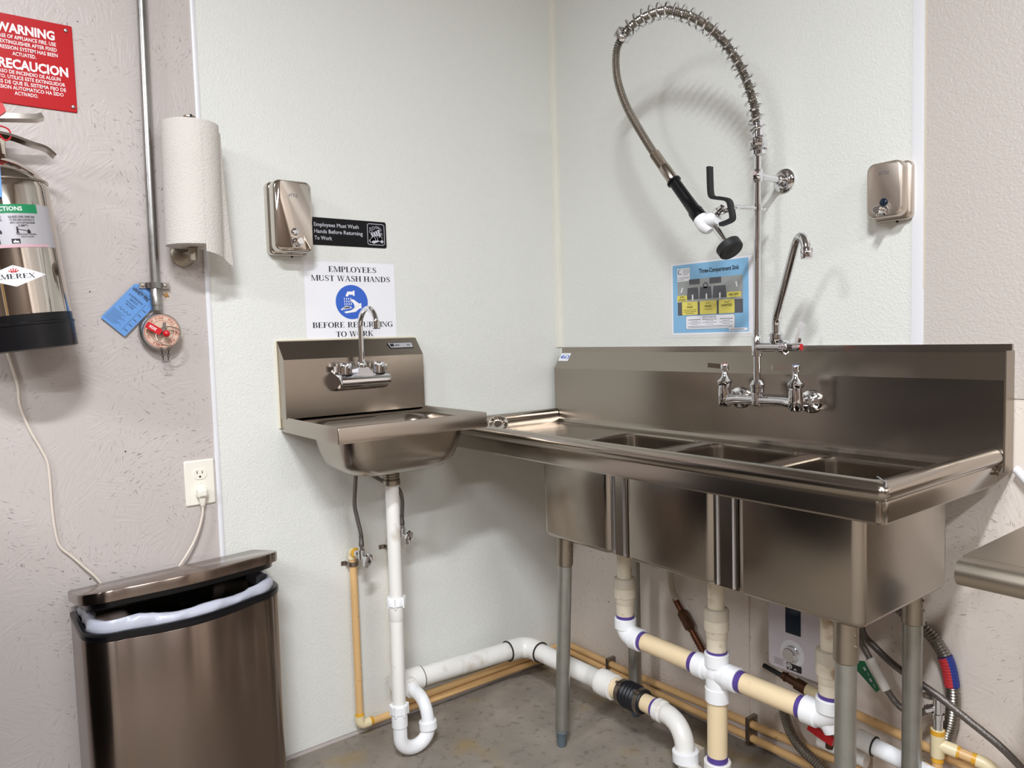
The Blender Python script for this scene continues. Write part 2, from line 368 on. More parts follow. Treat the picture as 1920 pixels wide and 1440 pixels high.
def serif_glyph(ch):
    st = lambda x, b=1, t=1: [rect(x, 0, x+T_, 1)]+([rect(x-.08, 0, x+T_+.08, .05)] if b else [])+([rect(x-.08, .95, x+T_+.08, 1)] if t else [])
    dg = lambda x0, y0, x1, y1, w_: [[(x0-w_/2, y0), (x0+w_/2, y0), (x1+w_/2, y1), (x1-w_/2, y1)]]
    sf = lambda x, y, w_=.13: [rect(x-w_, y, x+w_, y+.05)]
    if ch == 'E': return st(.1)+[rect(.2, .95, .66, 1), rect(.6, .76, .66, 1), rect(.2, .48, .5, .54), rect(.45, .38, .5, .64), rect(.2, 0, .7, .05), rect(.64, 0, .7, .26)], .78
    if ch == 'F': return st(.1)+[rect(.2, .95, .66, 1), rect(.6, .74, .66, 1), rect(.2, .47, .5, .53), rect(.45, .37, .5, .63)], .72
    if ch == 'L': return st(.1)+[rect(.2, 0, .68, .05), rect(.62, 0, .68, .28)], .74
    if ch == 'P': return st(.1)+[rect(.2, .95, .42, 1), rect(.2, .45, .42, .5)]+arcst(.42, .725, .20, .25, -90, 90, T_, .05), .74
    if ch == 'R': return st(.1)+[rect(.2, .95, .42, 1), rect(.2, .47, .42, .52)]+arcst(.42, .735, .19, .24, -90, 90, T_, .05)+dg(.72, 0, .44, .49, .16)+[rect(.62, 0, .84, .05)], .86
    if ch == 'B': return st(.1)+[rect(.2, .95, .42, 1), rect(.2, .49, .44, .54), rect(.2, 0, .44, .05)]+arcst(.42, .755, .17, .22, -90, 90, T_*.95, .05)+arcst(.44, .27, .21, .245, -90, 90, T_, .05), .80
    if ch == 'D': return st(.1)+[rect(.2, .95, .4, 1), rect(.2, 0, .4, .05)]+arcst(.4, .5, .34, .475, -90, 90, T_, .05, 18), .90
    if ch == 'O': return arcst(.46, .5, .355, .485, 0, 360, T_, .055, 28), .92
    if ch == 'G': return arcst(.46, .5, .355, .485, 40, 318, T_, .055, 24)+[rect(.62, .06, .62+T_, .44), rect(.5, .40, .86, .45), rect(.69, .68, .75, .96)], .94
    if ch == 'S':
        pts = [(.62, .80), (.58, .92), (.42, .97), (.24, .93), (.17, .77), (.24, .62), (.42, .51), (.58, .40), (.64, .25), (.55, .09), (.38, .03), (.2, .07), (.13, .24)]
        return stroke(pts, [.05, .06, .07, .11, .14, .16, .17, .16, .14, .11, .07, .06, .05])+[rect(.59, .70, .64, .97), rect(.11, .03, .16, .30)], .74
    if ch == 'T': return st(.32, 1, 0)+[rect(.04, .95, .76, 1), rect(.04, .72, .09, 1), rect(.71, .72, .76, 1)], .80
    if ch == 'I': return st(.1), .36
    if ch == 'H': return st(.1)+st(.66)+[rect(.2, .48, .7, .54)], .92
    if ch == 'N': return [rect(.1, 0, .16, 1)]+sf(.13, 0)+sf(.1, .95, .1)+dg(.18, 1, .74, 0, .17)+[rect(.74, 0, .80, 1)]+sf(.77, .95), .94
    if ch == 'M': return [rect(.1, 0, .16, 1)]+sf(.13, 0)+sf(.12, .95, .1)+dg(.18, 1, .52, 0, .15)+dg(.52, 0, .86, 1, .06)+st(.83), 1.10
    if ch == 'U': return [rect(.1, .3, .1+T_, 1)]+sf(.18, .95, .16)+[rect(.70, .3, .76, 1)]+sf(.73, .95)+arcst(.455, .3, .275, .27, 180, 360, T_*.75, .07), .88
    if ch == 'A': return dg(.12, 0, .44, 1, .06)+dg(.76, 0, .44, 1, .17)+[rect(.24, .30, .66, .36)]+sf(.12, 0, .12)+sf(.76, 0, .16), .90
    if ch == 'V': return dg(.44, 0, .12, 1, .17)+dg(.44, 0, .74, 1, .06)+sf(.12, .95, .16)+sf(.74, .95, .12), .86
    if ch == 'W': return dg(.36, 0, .12, 1, .16)+dg(.36, 0, .60, 1, .06)+dg(.84, 0, .60, 1, .16)+dg(.84, 0, 1.06, 1, .06)+sf(.12, .95, .16)+sf(.60, .95, .14)+sf(1.06, .95, .12), 1.20
    if ch == 'Y': return [rect(.36, 0, .36+T_, .5), rect(.27, 0, .60, .05)]+dg(.44, .45, .12, 1, .17)+dg(.44, .45, .74, 1, .06)+sf(.12, .95, .16)+sf(.74, .95, .12), .86
    if ch == 'K': return st(.1)+dg(.24, .42, .70, 1, .06)+dg(.76, 0, .40, .58, .17)+sf(.70, .95, .13)+sf(.76, 0, .15), .90
    if ch == 'X': return dg(.74, 0, .14, 1, .17)+dg(.14, 0, .74, 1, .06)+sf(.14, .95, .15)+sf(.74, .95, .12)+sf(.14, 0, .12)+sf(.74, 0, .15), .88
    return [], .42
def serif(b, W, body, u, v, n, h, wd):
    q = []; x = 0
    for ch in body:
        g, adv = serif_glyph(ch); q += [[(x+a, c) for a, c in poly] for poly in g]; x += adv
    sx = wd/x
    for poly in q: flat(b, W, [(u-wd/2+a*sx, v+c*h) for a, c in poly], n)
    return b

# ================================================================== THE ROOM
RX, RY = 5.4, -5.4
b = B(); b.box((-.1, RY-.1, -.1), (RX+.1, .1, 0)); struct('floor', b, CONC)
b = B(); b.box((-.1, RY-.1, CEIL), (RX+.1, .1, CEIL+.1)); struct('ceiling', b, CEILM)
b = B(); b.box((-.1, RY, 0), (0, .1, CEIL)); wallL = struct('wall_left', b, OSBL)
b = B(); b.box((0, 0, 0), (RX, .1, CEIL)); wallR = struct('wall_right', b, OSBR)
b = B(); b.box((RX, RY, 0), (RX+.1, .1, CEIL)); struct('wall_far_right', b, BROWNW)
b = B(); b.box((-.1, RY-.1, 0), (RX+.1, RY, CEIL)); struct('wall_behind', b, BROWNW)
b = B(); b.box((.0, -1.186, .014), (.003, -.003, CEIL)); part('wall_panel', b, FRP, wallL, 'white pebbled plastic wall panel behind the hand sink')
b = B(); b.box((0, RY, 0), (.012, -2.02, CEIL)); part('wall_panel', b, DARKW, wallL, 'unseen dark brown board added along the left wall for reflections')  # added out of view to darken what the steel mirrors
b = B(); b.box((.003, -.003, 1.006), (1.216, 0, CEIL)); part('wall_panel', b, FRP, wallR, 'white pebbled plastic wall panel above the three compartment sink')
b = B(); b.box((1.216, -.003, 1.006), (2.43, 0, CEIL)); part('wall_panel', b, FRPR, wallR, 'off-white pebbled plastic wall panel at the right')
b = B(); b.box((.003, -.004, .0), (.772, 0, 1.006)); part('wall_panel', b, OSBR, wallR, 'painted strand board sheet under the sink')
b = B(); b.loft([[WL(u, v, n) for u, n in ((-1.195, 0), (-1.195, .004), (-1.192, .006), (-1.186, .006), (-1.183, .0045), (-1.183, 0))] for v in (.014, CEIL)]); struct('trim_1', b, TRIM)
b = B(); b.loft([[(x, y, z) for x, y in ((.003, -.022), (.006, -.022), (.008, -.010), (.012, -.007), (.024, -.0055), (.024, -.003), (.003, -.003))] for z in (1.118, CEIL)]); struct('trim_2', b, TRIMC)
b = B(); b.loft([[(x, y, z) for x, y in ((1.203, -.003), (1.204, -.006), (1.210, -.0065), (1.222, -.0065), (1.228, -.006), (1.229, -.003))] for z in (1.006, CEIL)]); struct('trim_3', b, TRIM)
b = B(); b.box((1.2293, -.0045, 1.243), (1.2315, -.003, CEIL)); part('glue_line', b, STAIN, wallR)
# unseen wooden door and white casing, added for the steel to reflect
b = B(); b.box((4.40, RY+.002, 0), (5.10, RY+.03, 2.05)); dr = struct('added_door', b, DOORM)
b = B(); b.lathe((4.48, RY+.03, 1.0), (0, 1, 0), [(0, .012), (.03, .012), (.032, .028), (.06, .026), (.065, .01)]); part('door_knob', b, CHROME, dr)
b = B(); b.box((4.24, RY, 0), (4.40, RY+.04, 2.12)); b.box((5.10, RY, 0), (5.26, RY+.04, 2.12)); b.box((4.40, RY, 2.05), (5.10, RY+.04, 2.12)); struct('added_door_trim', b, TRIM)
# unseen dark range, added so the bowls and splash reflect something dark
rg = thing('added_range', 'unseen dark cooking range added along the left wall for reflections', 'range', (.44, -3.2, 0))
b = B(); b.box((.03, -4.3, .10), (.80, -1.88, .93)); part('body', b, BLACKM, rg)
b = B(); b.box((.02, -4.3, .93), (.82, -1.88, .96)); b.box((.02, -4.3, .96), (.05, -1.88, 1.25)); part('cooktop', b, BLACKM, rg)
for k in range(3):
    y = -4.27+.735*k
    b = B(); b.box((.80, y, .18), (.825, y+.70, .72)); dd = part('oven_door', b, DARKW, rg)
    b = B(); b.cyl((.865, y+.06, .67), (.865, y+.64, .67), .011); b.cyl((.825, y+.09, .67), (.865, y+.09, .67), .008); b.cyl((.825, y+.61, .67), (.865, y+.61, .67), .008); part('handle', b, STEELD, dd)
    for q in range(4):
        b = B(); b.lathe((.80, y+.12+.155*q, .83), (1, 0, 0), [(0, .024), (.02, .022), (.03, .018)], 18); part('knob', b, BLACK, rg)
for x in (.08, .75):
    for y in (-4.24, -1.94): b = B(); b.cyl((x, y, 0), (x, y, .10), .02); part('foot', b, STEELD, rg)
# ceiling fixtures; the two long ones are added, unseen fill lights
for i, ((lx, ly), (sx, sy_), e) in enumerate(LAMPS):
    t = thing('ceiling_and_fill_fixture', ['slim ceiling light above the sinks', 'slim ceiling light in the middle of the room', 'added long fill light by the rear wall', 'added long fill light by the far right wall'][i], 'light', (lx, ly, CEIL-.07), 'ceiling lights')
    b = B(); b.box((lx-sx/2-.03, ly-sy_/2-.03, CEIL-.05), (lx+sx/2+.03, ly+sy_/2+.03, CEIL)); part('housing', b, LAMPF, t)
    b = B(); b.box((lx-sx/2, ly-sy_/2, CEIL-.06), (lx+sx/2, ly+sy_/2, CEIL-.05)); part('diffuser', b, EMIT, t)

# ================================================================== THREE COMPARTMENT SINK
sink = thing('three_compartment_sink', 'long stainless steel three compartment sink with left drainboard and tall backsplash', 'sink', (.72, -.3, 0))
b = B()
prof = [(-.003, 1.118), (-.012, 1.118), (-.0125, 1.101), (-.0505, 1.046), (-.0505, .884), (-.053, .873), (-.060, .865), (-.070, .8615), (-.070, .856), (-.003, .856)]
b.loft([[(x, y, z) for y, z in prof] for x in (.024, 1.405)]); part('backsplash', b, STEELH, sink, sm=20)
b = B(); b.box((1.4052, -.046, .858), (1.4075, -.004, 1.105)); part('end_panel', b, STEELD, sink)
# deck with three openings
BX = [(.440, .702), (.750, 1.010), (1.062, 1.332)]; BY = (-.466, -.112)
b = B(); xs = [.05, BX[0][0], BX[0][1], BX[1][0], BX[1][1], BX[2][0], BX[2][1], 1.362]; ys = [-.487, BY[0], BY[1], -.066]
for i in range(7):
    for j in range(3):
        if j == 1 and i in (1, 3, 5): continue
        b.add([(xs[i], ys[j], .861), (xs[i+1], ys[j], .861), (xs[i+1], ys[j+1], .861), (xs[i], ys[j+1], .861)], [(0, 1, 2, 3)])
part('drainboard', b, STEEL, sink)
# rolled rim around three sides
b = B(); rp = [(0, .8615), (.004, .872), (.007, .884)]
for k in range(15):
    a = math.radians(185-k*(250/14)); rp.append((.025+.0185*math.cos(a), .8885+.0185*math.sin(a)))
rp += [(.0340, .866), (.0340, .836), (.030, .8315), (.012, .8315), (.010, .852), (0, .857)]
def corner(cx, cy, sx_, sy_, n, th, rc=.016):
    r_ = min(rc, n); q = n-r_; return (cx+sx_*(q+r_*math.cos(th)), cy+sy_*(q+r_*math.sin(th)))
secs = [[(.05-n, -.053, z) for n, z in rp]]
for k in range(7): secs.append([(*corner(.05, -.487, -1, -1, n, PI/2*k/6), z) for n, z in rp])
for k in range(7): secs.append([(*corner(1.362, -.487, 1, -1, n, PI/2*(1-k/6)), z) for n, z in rp])
secs.append([(1.362+n, -.053, z) for n, z in rp])
b.loft(secs); part('rolled_rim', b, STEEL, sink)
# weld bead on the front right corner
b = B(); b.tube(smooth([(1.372+.024*k/6, -.497-.021*k/6, .9085-.004*(k/6)**2) for k in range(7)]+[(1.3985, -.5215, .893), (1.3975, -.5205, .876)], 3), .0017, 6); part('weld_bead', b, WELD, sink)
# bowls
for i, (x0, x1) in enumerate(BX):
    y0, y1 = BY; b = B(); zb = .617
    def R(i_, r, z): return [(x, y, z) for x, y in rr(x0+i_, x1-i_, y0+i_, y1-i_, r, 5)]
    b.loft([R(-.003, .002, .8618), R(.0, .03, .8622), R(.003, .032, .859), R(.004, .032, .85), R(.004, .032, zb+.03), R(.008, .03, zb+.015), R(.02, .03, zb+.006), R(.03, .03, zb+.004)], False, True)
    b.loft([R(.001, .022, .857), R(.001, .022, zb+.014), R(.004, .022, zb+.006), R(.012, .02, zb)], False, True)
    bo = part('bowl', b, STEEL, sink)
    cx, cy = (x0+x1)/2, -.29
    b = B(); b.lathe((cx, cy, zb-.012), (0, 0, 1), [(0, .03), (.010, .045), (.0175, .045), (.019, .04), (.017, .02)], 24); part('drain_flange', b, CHROME, bo)
# filler strips with weld seams between the bowls
for x0, x1 in ((.698, .754), (1.006, 1.066)):
    b = B(); b.box((x0, -.458, .622), (x1, -.452, .857)); fs = part('divider_strip', b, STEEL, sink)
    for xx in (x0+.010, x1-.010):
        b = B(); b.cyl((xx, -.4585, .624), (xx, -.4585, .855), .0035, seg=8); part('weld_seam', b, WELD, fs)
# legs
for (tx, ty), (bx_, by_) in (((.473, -.412), (.438, -.414)), ((1.272, -.412), (1.268, -.412)), ((.462, -.135), (.459, -.132)), ((1.270, -.135), (1.266, -.132))):
    T0 = V((tx, ty, .60)); T1 = V((bx_, by_, 0)); d = (T1-T0).normalized()
    at = lambda z: T0+(T1-T0)*((.60-z)/.60)
    b = B(); b.cyl(at(.56), at(.05), .0195, seg=24); lg = part('leg', b, GALV, sink)
    b = B(); b.lathe(at(.6165), at(.53)-at(.6165), [(0, .0225), (.085, .0225), (.0875, .0205)], 24)
    for zz in (.585, .565): b.lathe(at(zz)+V((.0215, -.004, 0)), (1, -.2, 0), [(0, .003), (.004, .003)], 6)
    part('leg_socket', b, STEELD, lg)
    b = B(); b.lathe(at(.052), d, [(0, .0165), (.004, .0185), (.008, .0185), (.012, .0155), (.045, .0135), (.0515, .011)], 20); part('bullet_foot', b, FOOT, lg)
# maker's sticker on the sloped lip
W_S = lambda u, v, n: V((u, -.0125-.038*(1-v)-.0006, 1.101-.055*(1-v)))
b = B(); flat(b, W_S, rect(.026, .46, .076, .93), 0); st_ = part('maker_sticker', b, PAPER, sink, 'small white sticker with a blue oval mark')
W_S2 = lambda u, v, n: W_S(u, v, n)+V((0, -.0003, .0002))
b = B()
for p in arcst(.053, .69, .019, .15, -60, 200, .005, .004, 20): flat(b, W_S2, p, 0)
[flat(b, W_S2, rect(.036+.0065*k, .60, .0405+.0065*k, .78 if k % 2 else .72), 0) for k in range(4)]; part('oval_mark', b, BLUEC, st_)

# ------------------------------------------------------------------ strainer cup lying on the drainboard
b = B(); d = V((.50, -.36, .79)).normalized(); c = V((.095, -.352, .888))
b.lathe(c-d*.022, d, [(0, .012), (.006, .022), (.018, .026), (.021, .033), (.023, .033), (.0235, .030), (.018, .0245), (.008, .020), (.004, .010)], 28, True, True)
single('sink_strainer', 'round chrome sink strainer lying at the left end of the drainboard', 'strainer', b, POLISH)

# ================================================================== PRE-RINSE FAUCET
fa = thing('pre_rinse_faucet', 'chrome wall mounted pre-rinse faucet with spring hose sprayer and swing spout', 'faucet', (.885, -.0505, .94))
FY = -.12; FZ = .984
b = B(); b.tube([(.786, FY, FZ-.006), (.80, FY, FZ-.004), (.82, FY, FZ), (.955, FY, FZ), (.975, FY, FZ-.003), (.990, FY, FZ-.005)], [.015, .0135, .0115, .0115, .0135, .016], 20)
for x in (.786, .989):
    b.lathe((x, FY, FZ-.021), (0, 0, 1), [(0, .010), (.003, .0155), (.010, .0175), (.045, .0168), (.056, .0150)], 24)
    b.tube([(x, FY, FZ-.002), (x, FY+.03, FZ-.002), (x, -.051, FZ-.002)], [.0135, .0125, .0125], 18)
b.lathe((.883, FY, FZ-.014), (0, 0, 1), [(0, .0115), (.004, .0145), (.030, .0145), (.034, .0135)], 24)
body = part('faucet_body', b, CHROME, fa)
for x in (.786, .989):
    b = B(); b.lathe((x, -.0508, FZ-.002), (0, -1, 0), [(0, .029), (.006, .029), (.012, .026), (.016, .017), (.020, .015)], 28); part('wall_flange', b, CHROME, body)
    b = B(); b.lathe((x, FY+.045, FZ-.002), (0, -1, 0), [(0, .0185), (.016, .0185)], 6); part('inlet_nut', b, CHROME, body, sm=20)
for x, hd, idx, rot in ((.786, V((-1, .12, .06)), REDP, 0), (.989, V((-.62, -.78, .04)), SHINYB, 0)):
    b = B(); b.lathe((x, FY, FZ+.035), (0, 0, 1), [(0, .0175), (.003, .0195), (.011, .0195), (.014, .016), (.018, .012), (.024, .0075), (.040, .006)], 18); bn = part('bonnet', b, CHROME, fa)
    hd = hd.normalized(); h0 = V((x, FY, FZ+.083))
    b = B(); b.lathe((x, FY, FZ+.074), (0, 0, 1), [(0, .008), (.001, .010), (.014, .010), (.016, .009)], 20)
    b.ribbon([h0+hd*t for t in (.004, .02, .045, .056)], .012, .008, (0, 0, 1)); ln = part('lever_handle', b, CHROME, fa)
    b = B(); b.lathe((x, FY, FZ+.0895), (0, 0, 1), [(0, .0075), (.0012, .007)], 18); part('index_button', b, idx, ln)
# centre nut, lower riser and the add-on faucet tee
b = B(); b.lathe((.883, FY, FZ+.020), (0, 0, 1), [(0, .0165), (.012, .0165), (.013, .0185), (.020, .0185), (.024, .0155), (.030, .0125), (.032, .0095)], 20); part('swivel_nut', b, CHROME, fa)
b = B(); b.cyl((.883, FY, FZ+.045), (.883, FY, 1.097), .0088, seg=20); part('lower_riser', b, CHROME, fa)
b = B(); b.lathe((.883, FY, 1.095), (0, 0, 1), [(0, .0105), (.002, .0125), (.048, .0125), (.052, .0105)], 22)
b.tube([(.883, FY, 1.117), (.91, FY, 1.117), (.958, FY, 1.117)], [.0125, .0118, .0135], 20); tee = part('add_on_tee', b, CHROME, fa)
b = B(); b.lathe((.955, FY, 1.117), (1, 0, 0), [(0, .0175), (.008, .0175), (.009, .0145), (.014, .0145), (.016, .011), (.020, .0095), (.040, .0095)], 16); part('valve_bonnet', b, CHROME, tee)
b = B(); b.lathe((.986, FY, 1.117), (1, 0, 0), [(0, .0105), (.016, .0105), (.018, .009)], 20); b.ribbon([(.992, FY, 1.119), (.994, FY+.006, 1.14), (.999, FY+.012, 1.165), (1.001, FY+.014, 1.175)], .013, .008, (0, 1, 0)); ln = part('lever_handle', b, CHROME, fa)
b = B(); b.lathe((1.0035, FY, 1.117), (1, 0, 0), [(0, .0085), (.0015, .008)], 18); part('index_button', b, REDP, ln)
# swing spout
b = B(); b.lathe((.937, FY, 1.126), (0, 0, 1), [(0, .012), (.006, .0155), (.012, .0155), (.013, .0172), (.022, .0172), (.025, .0135), (.030, .011)], 18); part('spout_nut', b, CHROME, fa)
sp = smooth([(.937, FY, 1.148), (.938, FY-.001, 1.178), (.947, FY-.009, 1.20), (.968, FY-.024, 1.238), (.992, -.16, 1.281), (1.013, -.174, 1.320), (1.030, -.186, 1.349), (1.040, -.193, 1.361), (1.052, -.200, 1.366), (1.064, -.208, 1.360), (1.071, -.212, 1.345), (1.0745, -.214, 1.330)], 4)
b = B(); b.tube(sp, .0098, 18); so = part('spout', b, CHROME, fa)
b = B(); b.lathe((1.0735, -.2133, 1.338), (.10, -.06, -1), [(0, .0115), (.002, .0128), (.022, .0128), (.024, .0115)], 20); part('aerator', b, CHROME, so)
# riser, wall bracket, hook arm
b = B(); b.tube([(.883, FY, 1.14), (.886, FY, 1.36), (.8895, FY, 1.60)], .0085, 18); part('riser', b, CHROME, fa)
b = B(); b.lathe((.8885, FY, 1.522), (0, 0, 1), [(0, .011), (.002, .013), (.030, .013), (.032, .011)], 20)
b.lathe((.8885, FY-.016, 1.538), (0, 1, 0), [(0, .0105), (.004, .0135), (.024, .0135), (.032, .009)], 20)
b.cyl((.8885, FY, 1.538), (.8885, -.02, 1.538), .0085, seg=18)
b.lathe((.8885, -.040, 1.538), (0, 1, 0), [(0, .0105), (.002, .012), (.028, .012), (.0295, .014)], 18); wb = part('wall_bracket', b, CHROME, fa)
b = B(); b.lathe((.8885, -.0032, 1.538), (0, -1, 0), [(0, .030), (.004, .030), (.009, .025), (.012, .014)], 30); part('wall_flange', b, CHROME, wb)
b = B(); b.lathe((.8877, FY, 1.452), (0, 0, 1), [(0, .0105), (.016, .0105)], 18)
b.tube(smooth([(.8877, FY+.022, 1.460), (.8877, FY-.012, 1.460), (.890, -.175, 1.457), (.894, -.215, 1.453), (.888, -.229, 1.449), (.874, -.231, 1.446), (.860, -.228, 1.444)], 4), .0052, 10)
b.lathe((.8877, FY+.018, 1.460), (0, 1, 0), [(0, .006), (.010, .006)], 12); part('finger_hook', b, CHROME, fa)
# hose and spring
ARCH = [(0.8900, -.12, 1.6018), (.8895, -.121, 1.6402), (.8895, -.125, 1.6716), (.8877, -.135, 1.7149), (.8802, -.16, 1.7757), (.8609, -.185, 1.8331), (.8338, -.21, 1.8803), (.7985, -.225, 1.9166), (.7539, -.24, 1.9465), (.7117, -.25, 1.9642), (.6541, -.255, 1.9688), (.6027, -.26, 1.9571), (.5693, -.262, 1.9323), (.5547, -.262, 1.8996), (.5569, -.26, 1.8369), (.5862, -.258, 1.7599), (.6291, -.255, 1.6881), (.6691, -.25, 1.6255), (.6979, -.247, 1.5838)]
def resample(pts, step):
    P = smooth(pts, 12); out = [P[0]]; acc = 0
    for i in range(1, len(P)):
        seg = (P[i]-P[i-1]).length; t = step-acc
        while t <= seg: out.append(P[i-1].lerp(P[i], t/seg)); t += step
        acc = (acc+seg) % step
    return out
hp = resample(ARCH, .0016)
b = B(); b.tube(hp, [.0098+.0011*math.sin(2*PI*i/4) for i in range(len(hp))], 10); part('flexible_hose', b, FLEX, fa)
tail = hp[:]; n_sp = int(len(hp)*.605)
b = B(); fr = b.frames(hp[:n_sp+6]); coil = []; turns = 28
def coilpt(i_f, ang, r):
    i_ = min(int(i_f), len(fr)-2); t = i_f-i_; p = fr[i_][0].lerp(fr[i_+1][0], t); return p+(fr[i_][2]*math.cos(ang)+fr[i_][3]*math.sin(ang))*r
ang = 0; pos = 0.
while pos < n_sp:
    coil.append(coilpt(pos, ang, .0198))
    tight = pos < n_sp*.035 or pos > n_sp*.965
    pos += (n_sp/turns/16)*(.13 if tight else 1.08); ang += 2*PI/16
b.tube(coil, .0028, 6); part('support_spring', b, CHROME, fa)
b = B(); b.lathe((.8897, FY, 1.586), (0, 0, 1), [(0, .015), (.002, .0195), (.012, .0195), (.013, .012), (.085, .0125), (.088, .010)], 22); part('spring_collar', b, CHROME, fa)
# crimp, grip and spray valve
c0, c1, c2, c3 = V((.6979, -.247, 1.5838)), V((.7277, -.244, 1.5438)), V((.7429, -.242, 1.5254)), V((.8032, -.236, 1.4404))
b = B(); k0 = V((.672, -.2497, 1.6215)); dd = (c1-k0); b.lathe(k0, dd, [(i*.0016, .0128+.0010*(i % 2)) for i in range(int(dd.length*.55/.0016))]+[(dd.length*.56, .0145), (dd.length*.95, .0145), (dd.length, .013)], 18); part('hose_ferrule', b, STEEL, fa)
g = (c3-c1).normalized(); gl = (c3-c1).length
b = B(); b.lathe(c1, g, [(0, .014), (.002, .0185), (.007, .0185), (.009, .0145), (gl*.55, .0150), (gl*.80, .0160), (gl*.83, .0185), (gl*1.0, .0185), (gl*1.02, .016)], 24); part('grip', b, BLACK, fa)
vb = V((.831, -.235, 1.4237))
b = B(); b.lathe(c3-g*.004, g, [(0, .0165), (.012, .0195), (.030, .0200), (.042, .0165), (.050, .010)], 20)
b.lathe(vb+V((-.012, 0, .006)), V((.9, 0, .05)), [(0, .016), (.018, .0175), (.036, .0140)], 18); vbo = part('spray_valve_body', b, PVCN, fa, 'white worn plated spray valve body')
b = B(); b.cyl(V((.846, -.2352, 1.440)), V((.872, -.2355, 1.455)), .0085, seg=14); b.lathe(V((.852, -.2353, 1.4435)), V((.026, 0, .015)), [(0, .0105), (.010, .0105)], 10); part('valve_plunger', b, CHROME, vbo)
s0 = V((.848, -.236, 1.411)); s1 = V((.8941, -.24, 1.3548)); sd = (s1-s0).normalized(); sl = (s1-s0).length
b = B(); b.lathe(s0, sd, [(0, .0085), (sl-.026, .0080), (sl-.020, .012), (sl-.012, .024), (sl-.006, .029)], 26); part('spray_neck', b, CHROME, fa)
b = B(); b.lathe(s1-sd*.012, sd, [(0, .027), (.001, .0305), (.018, .0300), (.021, .0275), (.0212, .012), (.0225, .006)], 30); part('spray_face', b, BLACKM, fa)
b = B(); b.ribbon(smooth([(.8315, -.2315, 1.5589), (.832, -.2315, 1.53), (.8335, -.2315, 1.497), (.838, -.2315, 1.486), (.850, -.2315, 1.481), (.874, -.2315, 1.475), (.887, -.2315, 1.467), (.892, -.2315, 1.450), (.896, -.2315, 1.430), (.893, -.2315, 1.423), (.880, -.2315, 1.419), (.862, -.2315, 1.416)], 3), .016, .0085, (0, 1, 0)); part('squeeze_lever', b, BLACKM, fa)

# ================================================================== HAND SINK
hs = thing('hand_sink', 'small wall mounted stainless hand sink with backsplash', 'sink', (.19, -.805, .79))
Y0, Y1 = -1.019, -.591
b = B(); b.loft([[(x, y, z) for x, z in ((.0035, 1.1655), (.009, 1.1655), (.0505, 1.1165), (.0505, .958), (.0035, .958))] for y in (Y0, Y1)]); part('backsplash', b, STEELH, hs)
b = B()
def H(i0, x1, i, r, z): return [(x, y, z) for x, y in rr(i0, x1, Y0+i, Y1-i, r, 6)]
b.loft([H(.012, .362, .012, .002, .9215), H(.0045, .3735, .001, .002, .9215), H(.0045, .3735, .001, .002, .960), H(.0055, .3725, .002, .002, .9618), H(.0075, .3690, .005, .002, .9615), H(.020, .362, .012, .006, .955), H(.085, .350, .030, .050, .950), H(.092, .345, .036, .058, .946), H(.100, .338, .044, .062, .930), H(.108, .330, .054, .065, .870), H(.118, .320, .064, .065, .838), H(.145, .295, .095, .060, .824), H(.175, .265, .160, .03, .822)], False, True)
part('deck', b, STEEL, hs)
b = B(); b.loft([H(.090, .352, .033, .058, .944), H(.092, .350, .036, .060, .925), H(.098, .343, .044, .064, .880), H(.106, .334, .054, .066, .848), H(.125, .315, .075, .064, .826), H(.155, .285, .110, .055, .816), H(.18, .26, .17, .03, .814)], False, True); part('basin', b, STEELH, hs)
b = B(); b.lathe((.205, -.795, .770), (0, 0, 1), [(0, .020), (.003, .0235), (.014, .0235), (.016, .021), (.017, .0225), (.020, .021), (.023, .0225), (.026, .021), (.029, .0225), (.032, .021), (.046, .021)], 26); part('drain_fitting', b, STEELD, hs)
b = B(); b.tube([(.0045, Y0-.002, .93), (.0045, Y0-.003, 1.167), (.0045, Y0+.01, 1.1685), (.0045, Y1-.01, 1.1685), (.0045, Y1+.002, 1.166), (.0045, Y1+.002, .965)], .0035, 8); part('caulk_bead', b, CAULK, hs)
WP = lambda u, v, n: V((.0095+.041*(1-v)+.0006, u, 1.1655-.049*(1-v)+.0006))
b = B(); flat(b, WP, [(-.690, .40), (-.612, .40), (-.612, .64), (-.616, .74), (-.694, .74), (-.696, .62)], 0); pl = part('maker_plate', b, INK, hs, 'small silver maker plate')
WP2 = lambda u, v, n: WP(u, v, n)+V((.0003, 0, .0003))
b = B(); flat(b, WP2, [(-.689, .43), (-.614, .43), (-.614, .71), (-.693, .71)], 0); part('plate_face', b, LABELG, pl)
WP3 = lambda u, v, n: WP(u, v, n)+V((.0006, 0, .0006))
b = B(); flat(b, WP3, rect(-.688, .50, -.676, .67), 0); [flat(b, WP3, rect(-.672+.005*k, .53, -.6685+.005*k, .60), 0) for k in (0, 1, 2, 8, 9)]; part('plate_print', b, INK, pl)

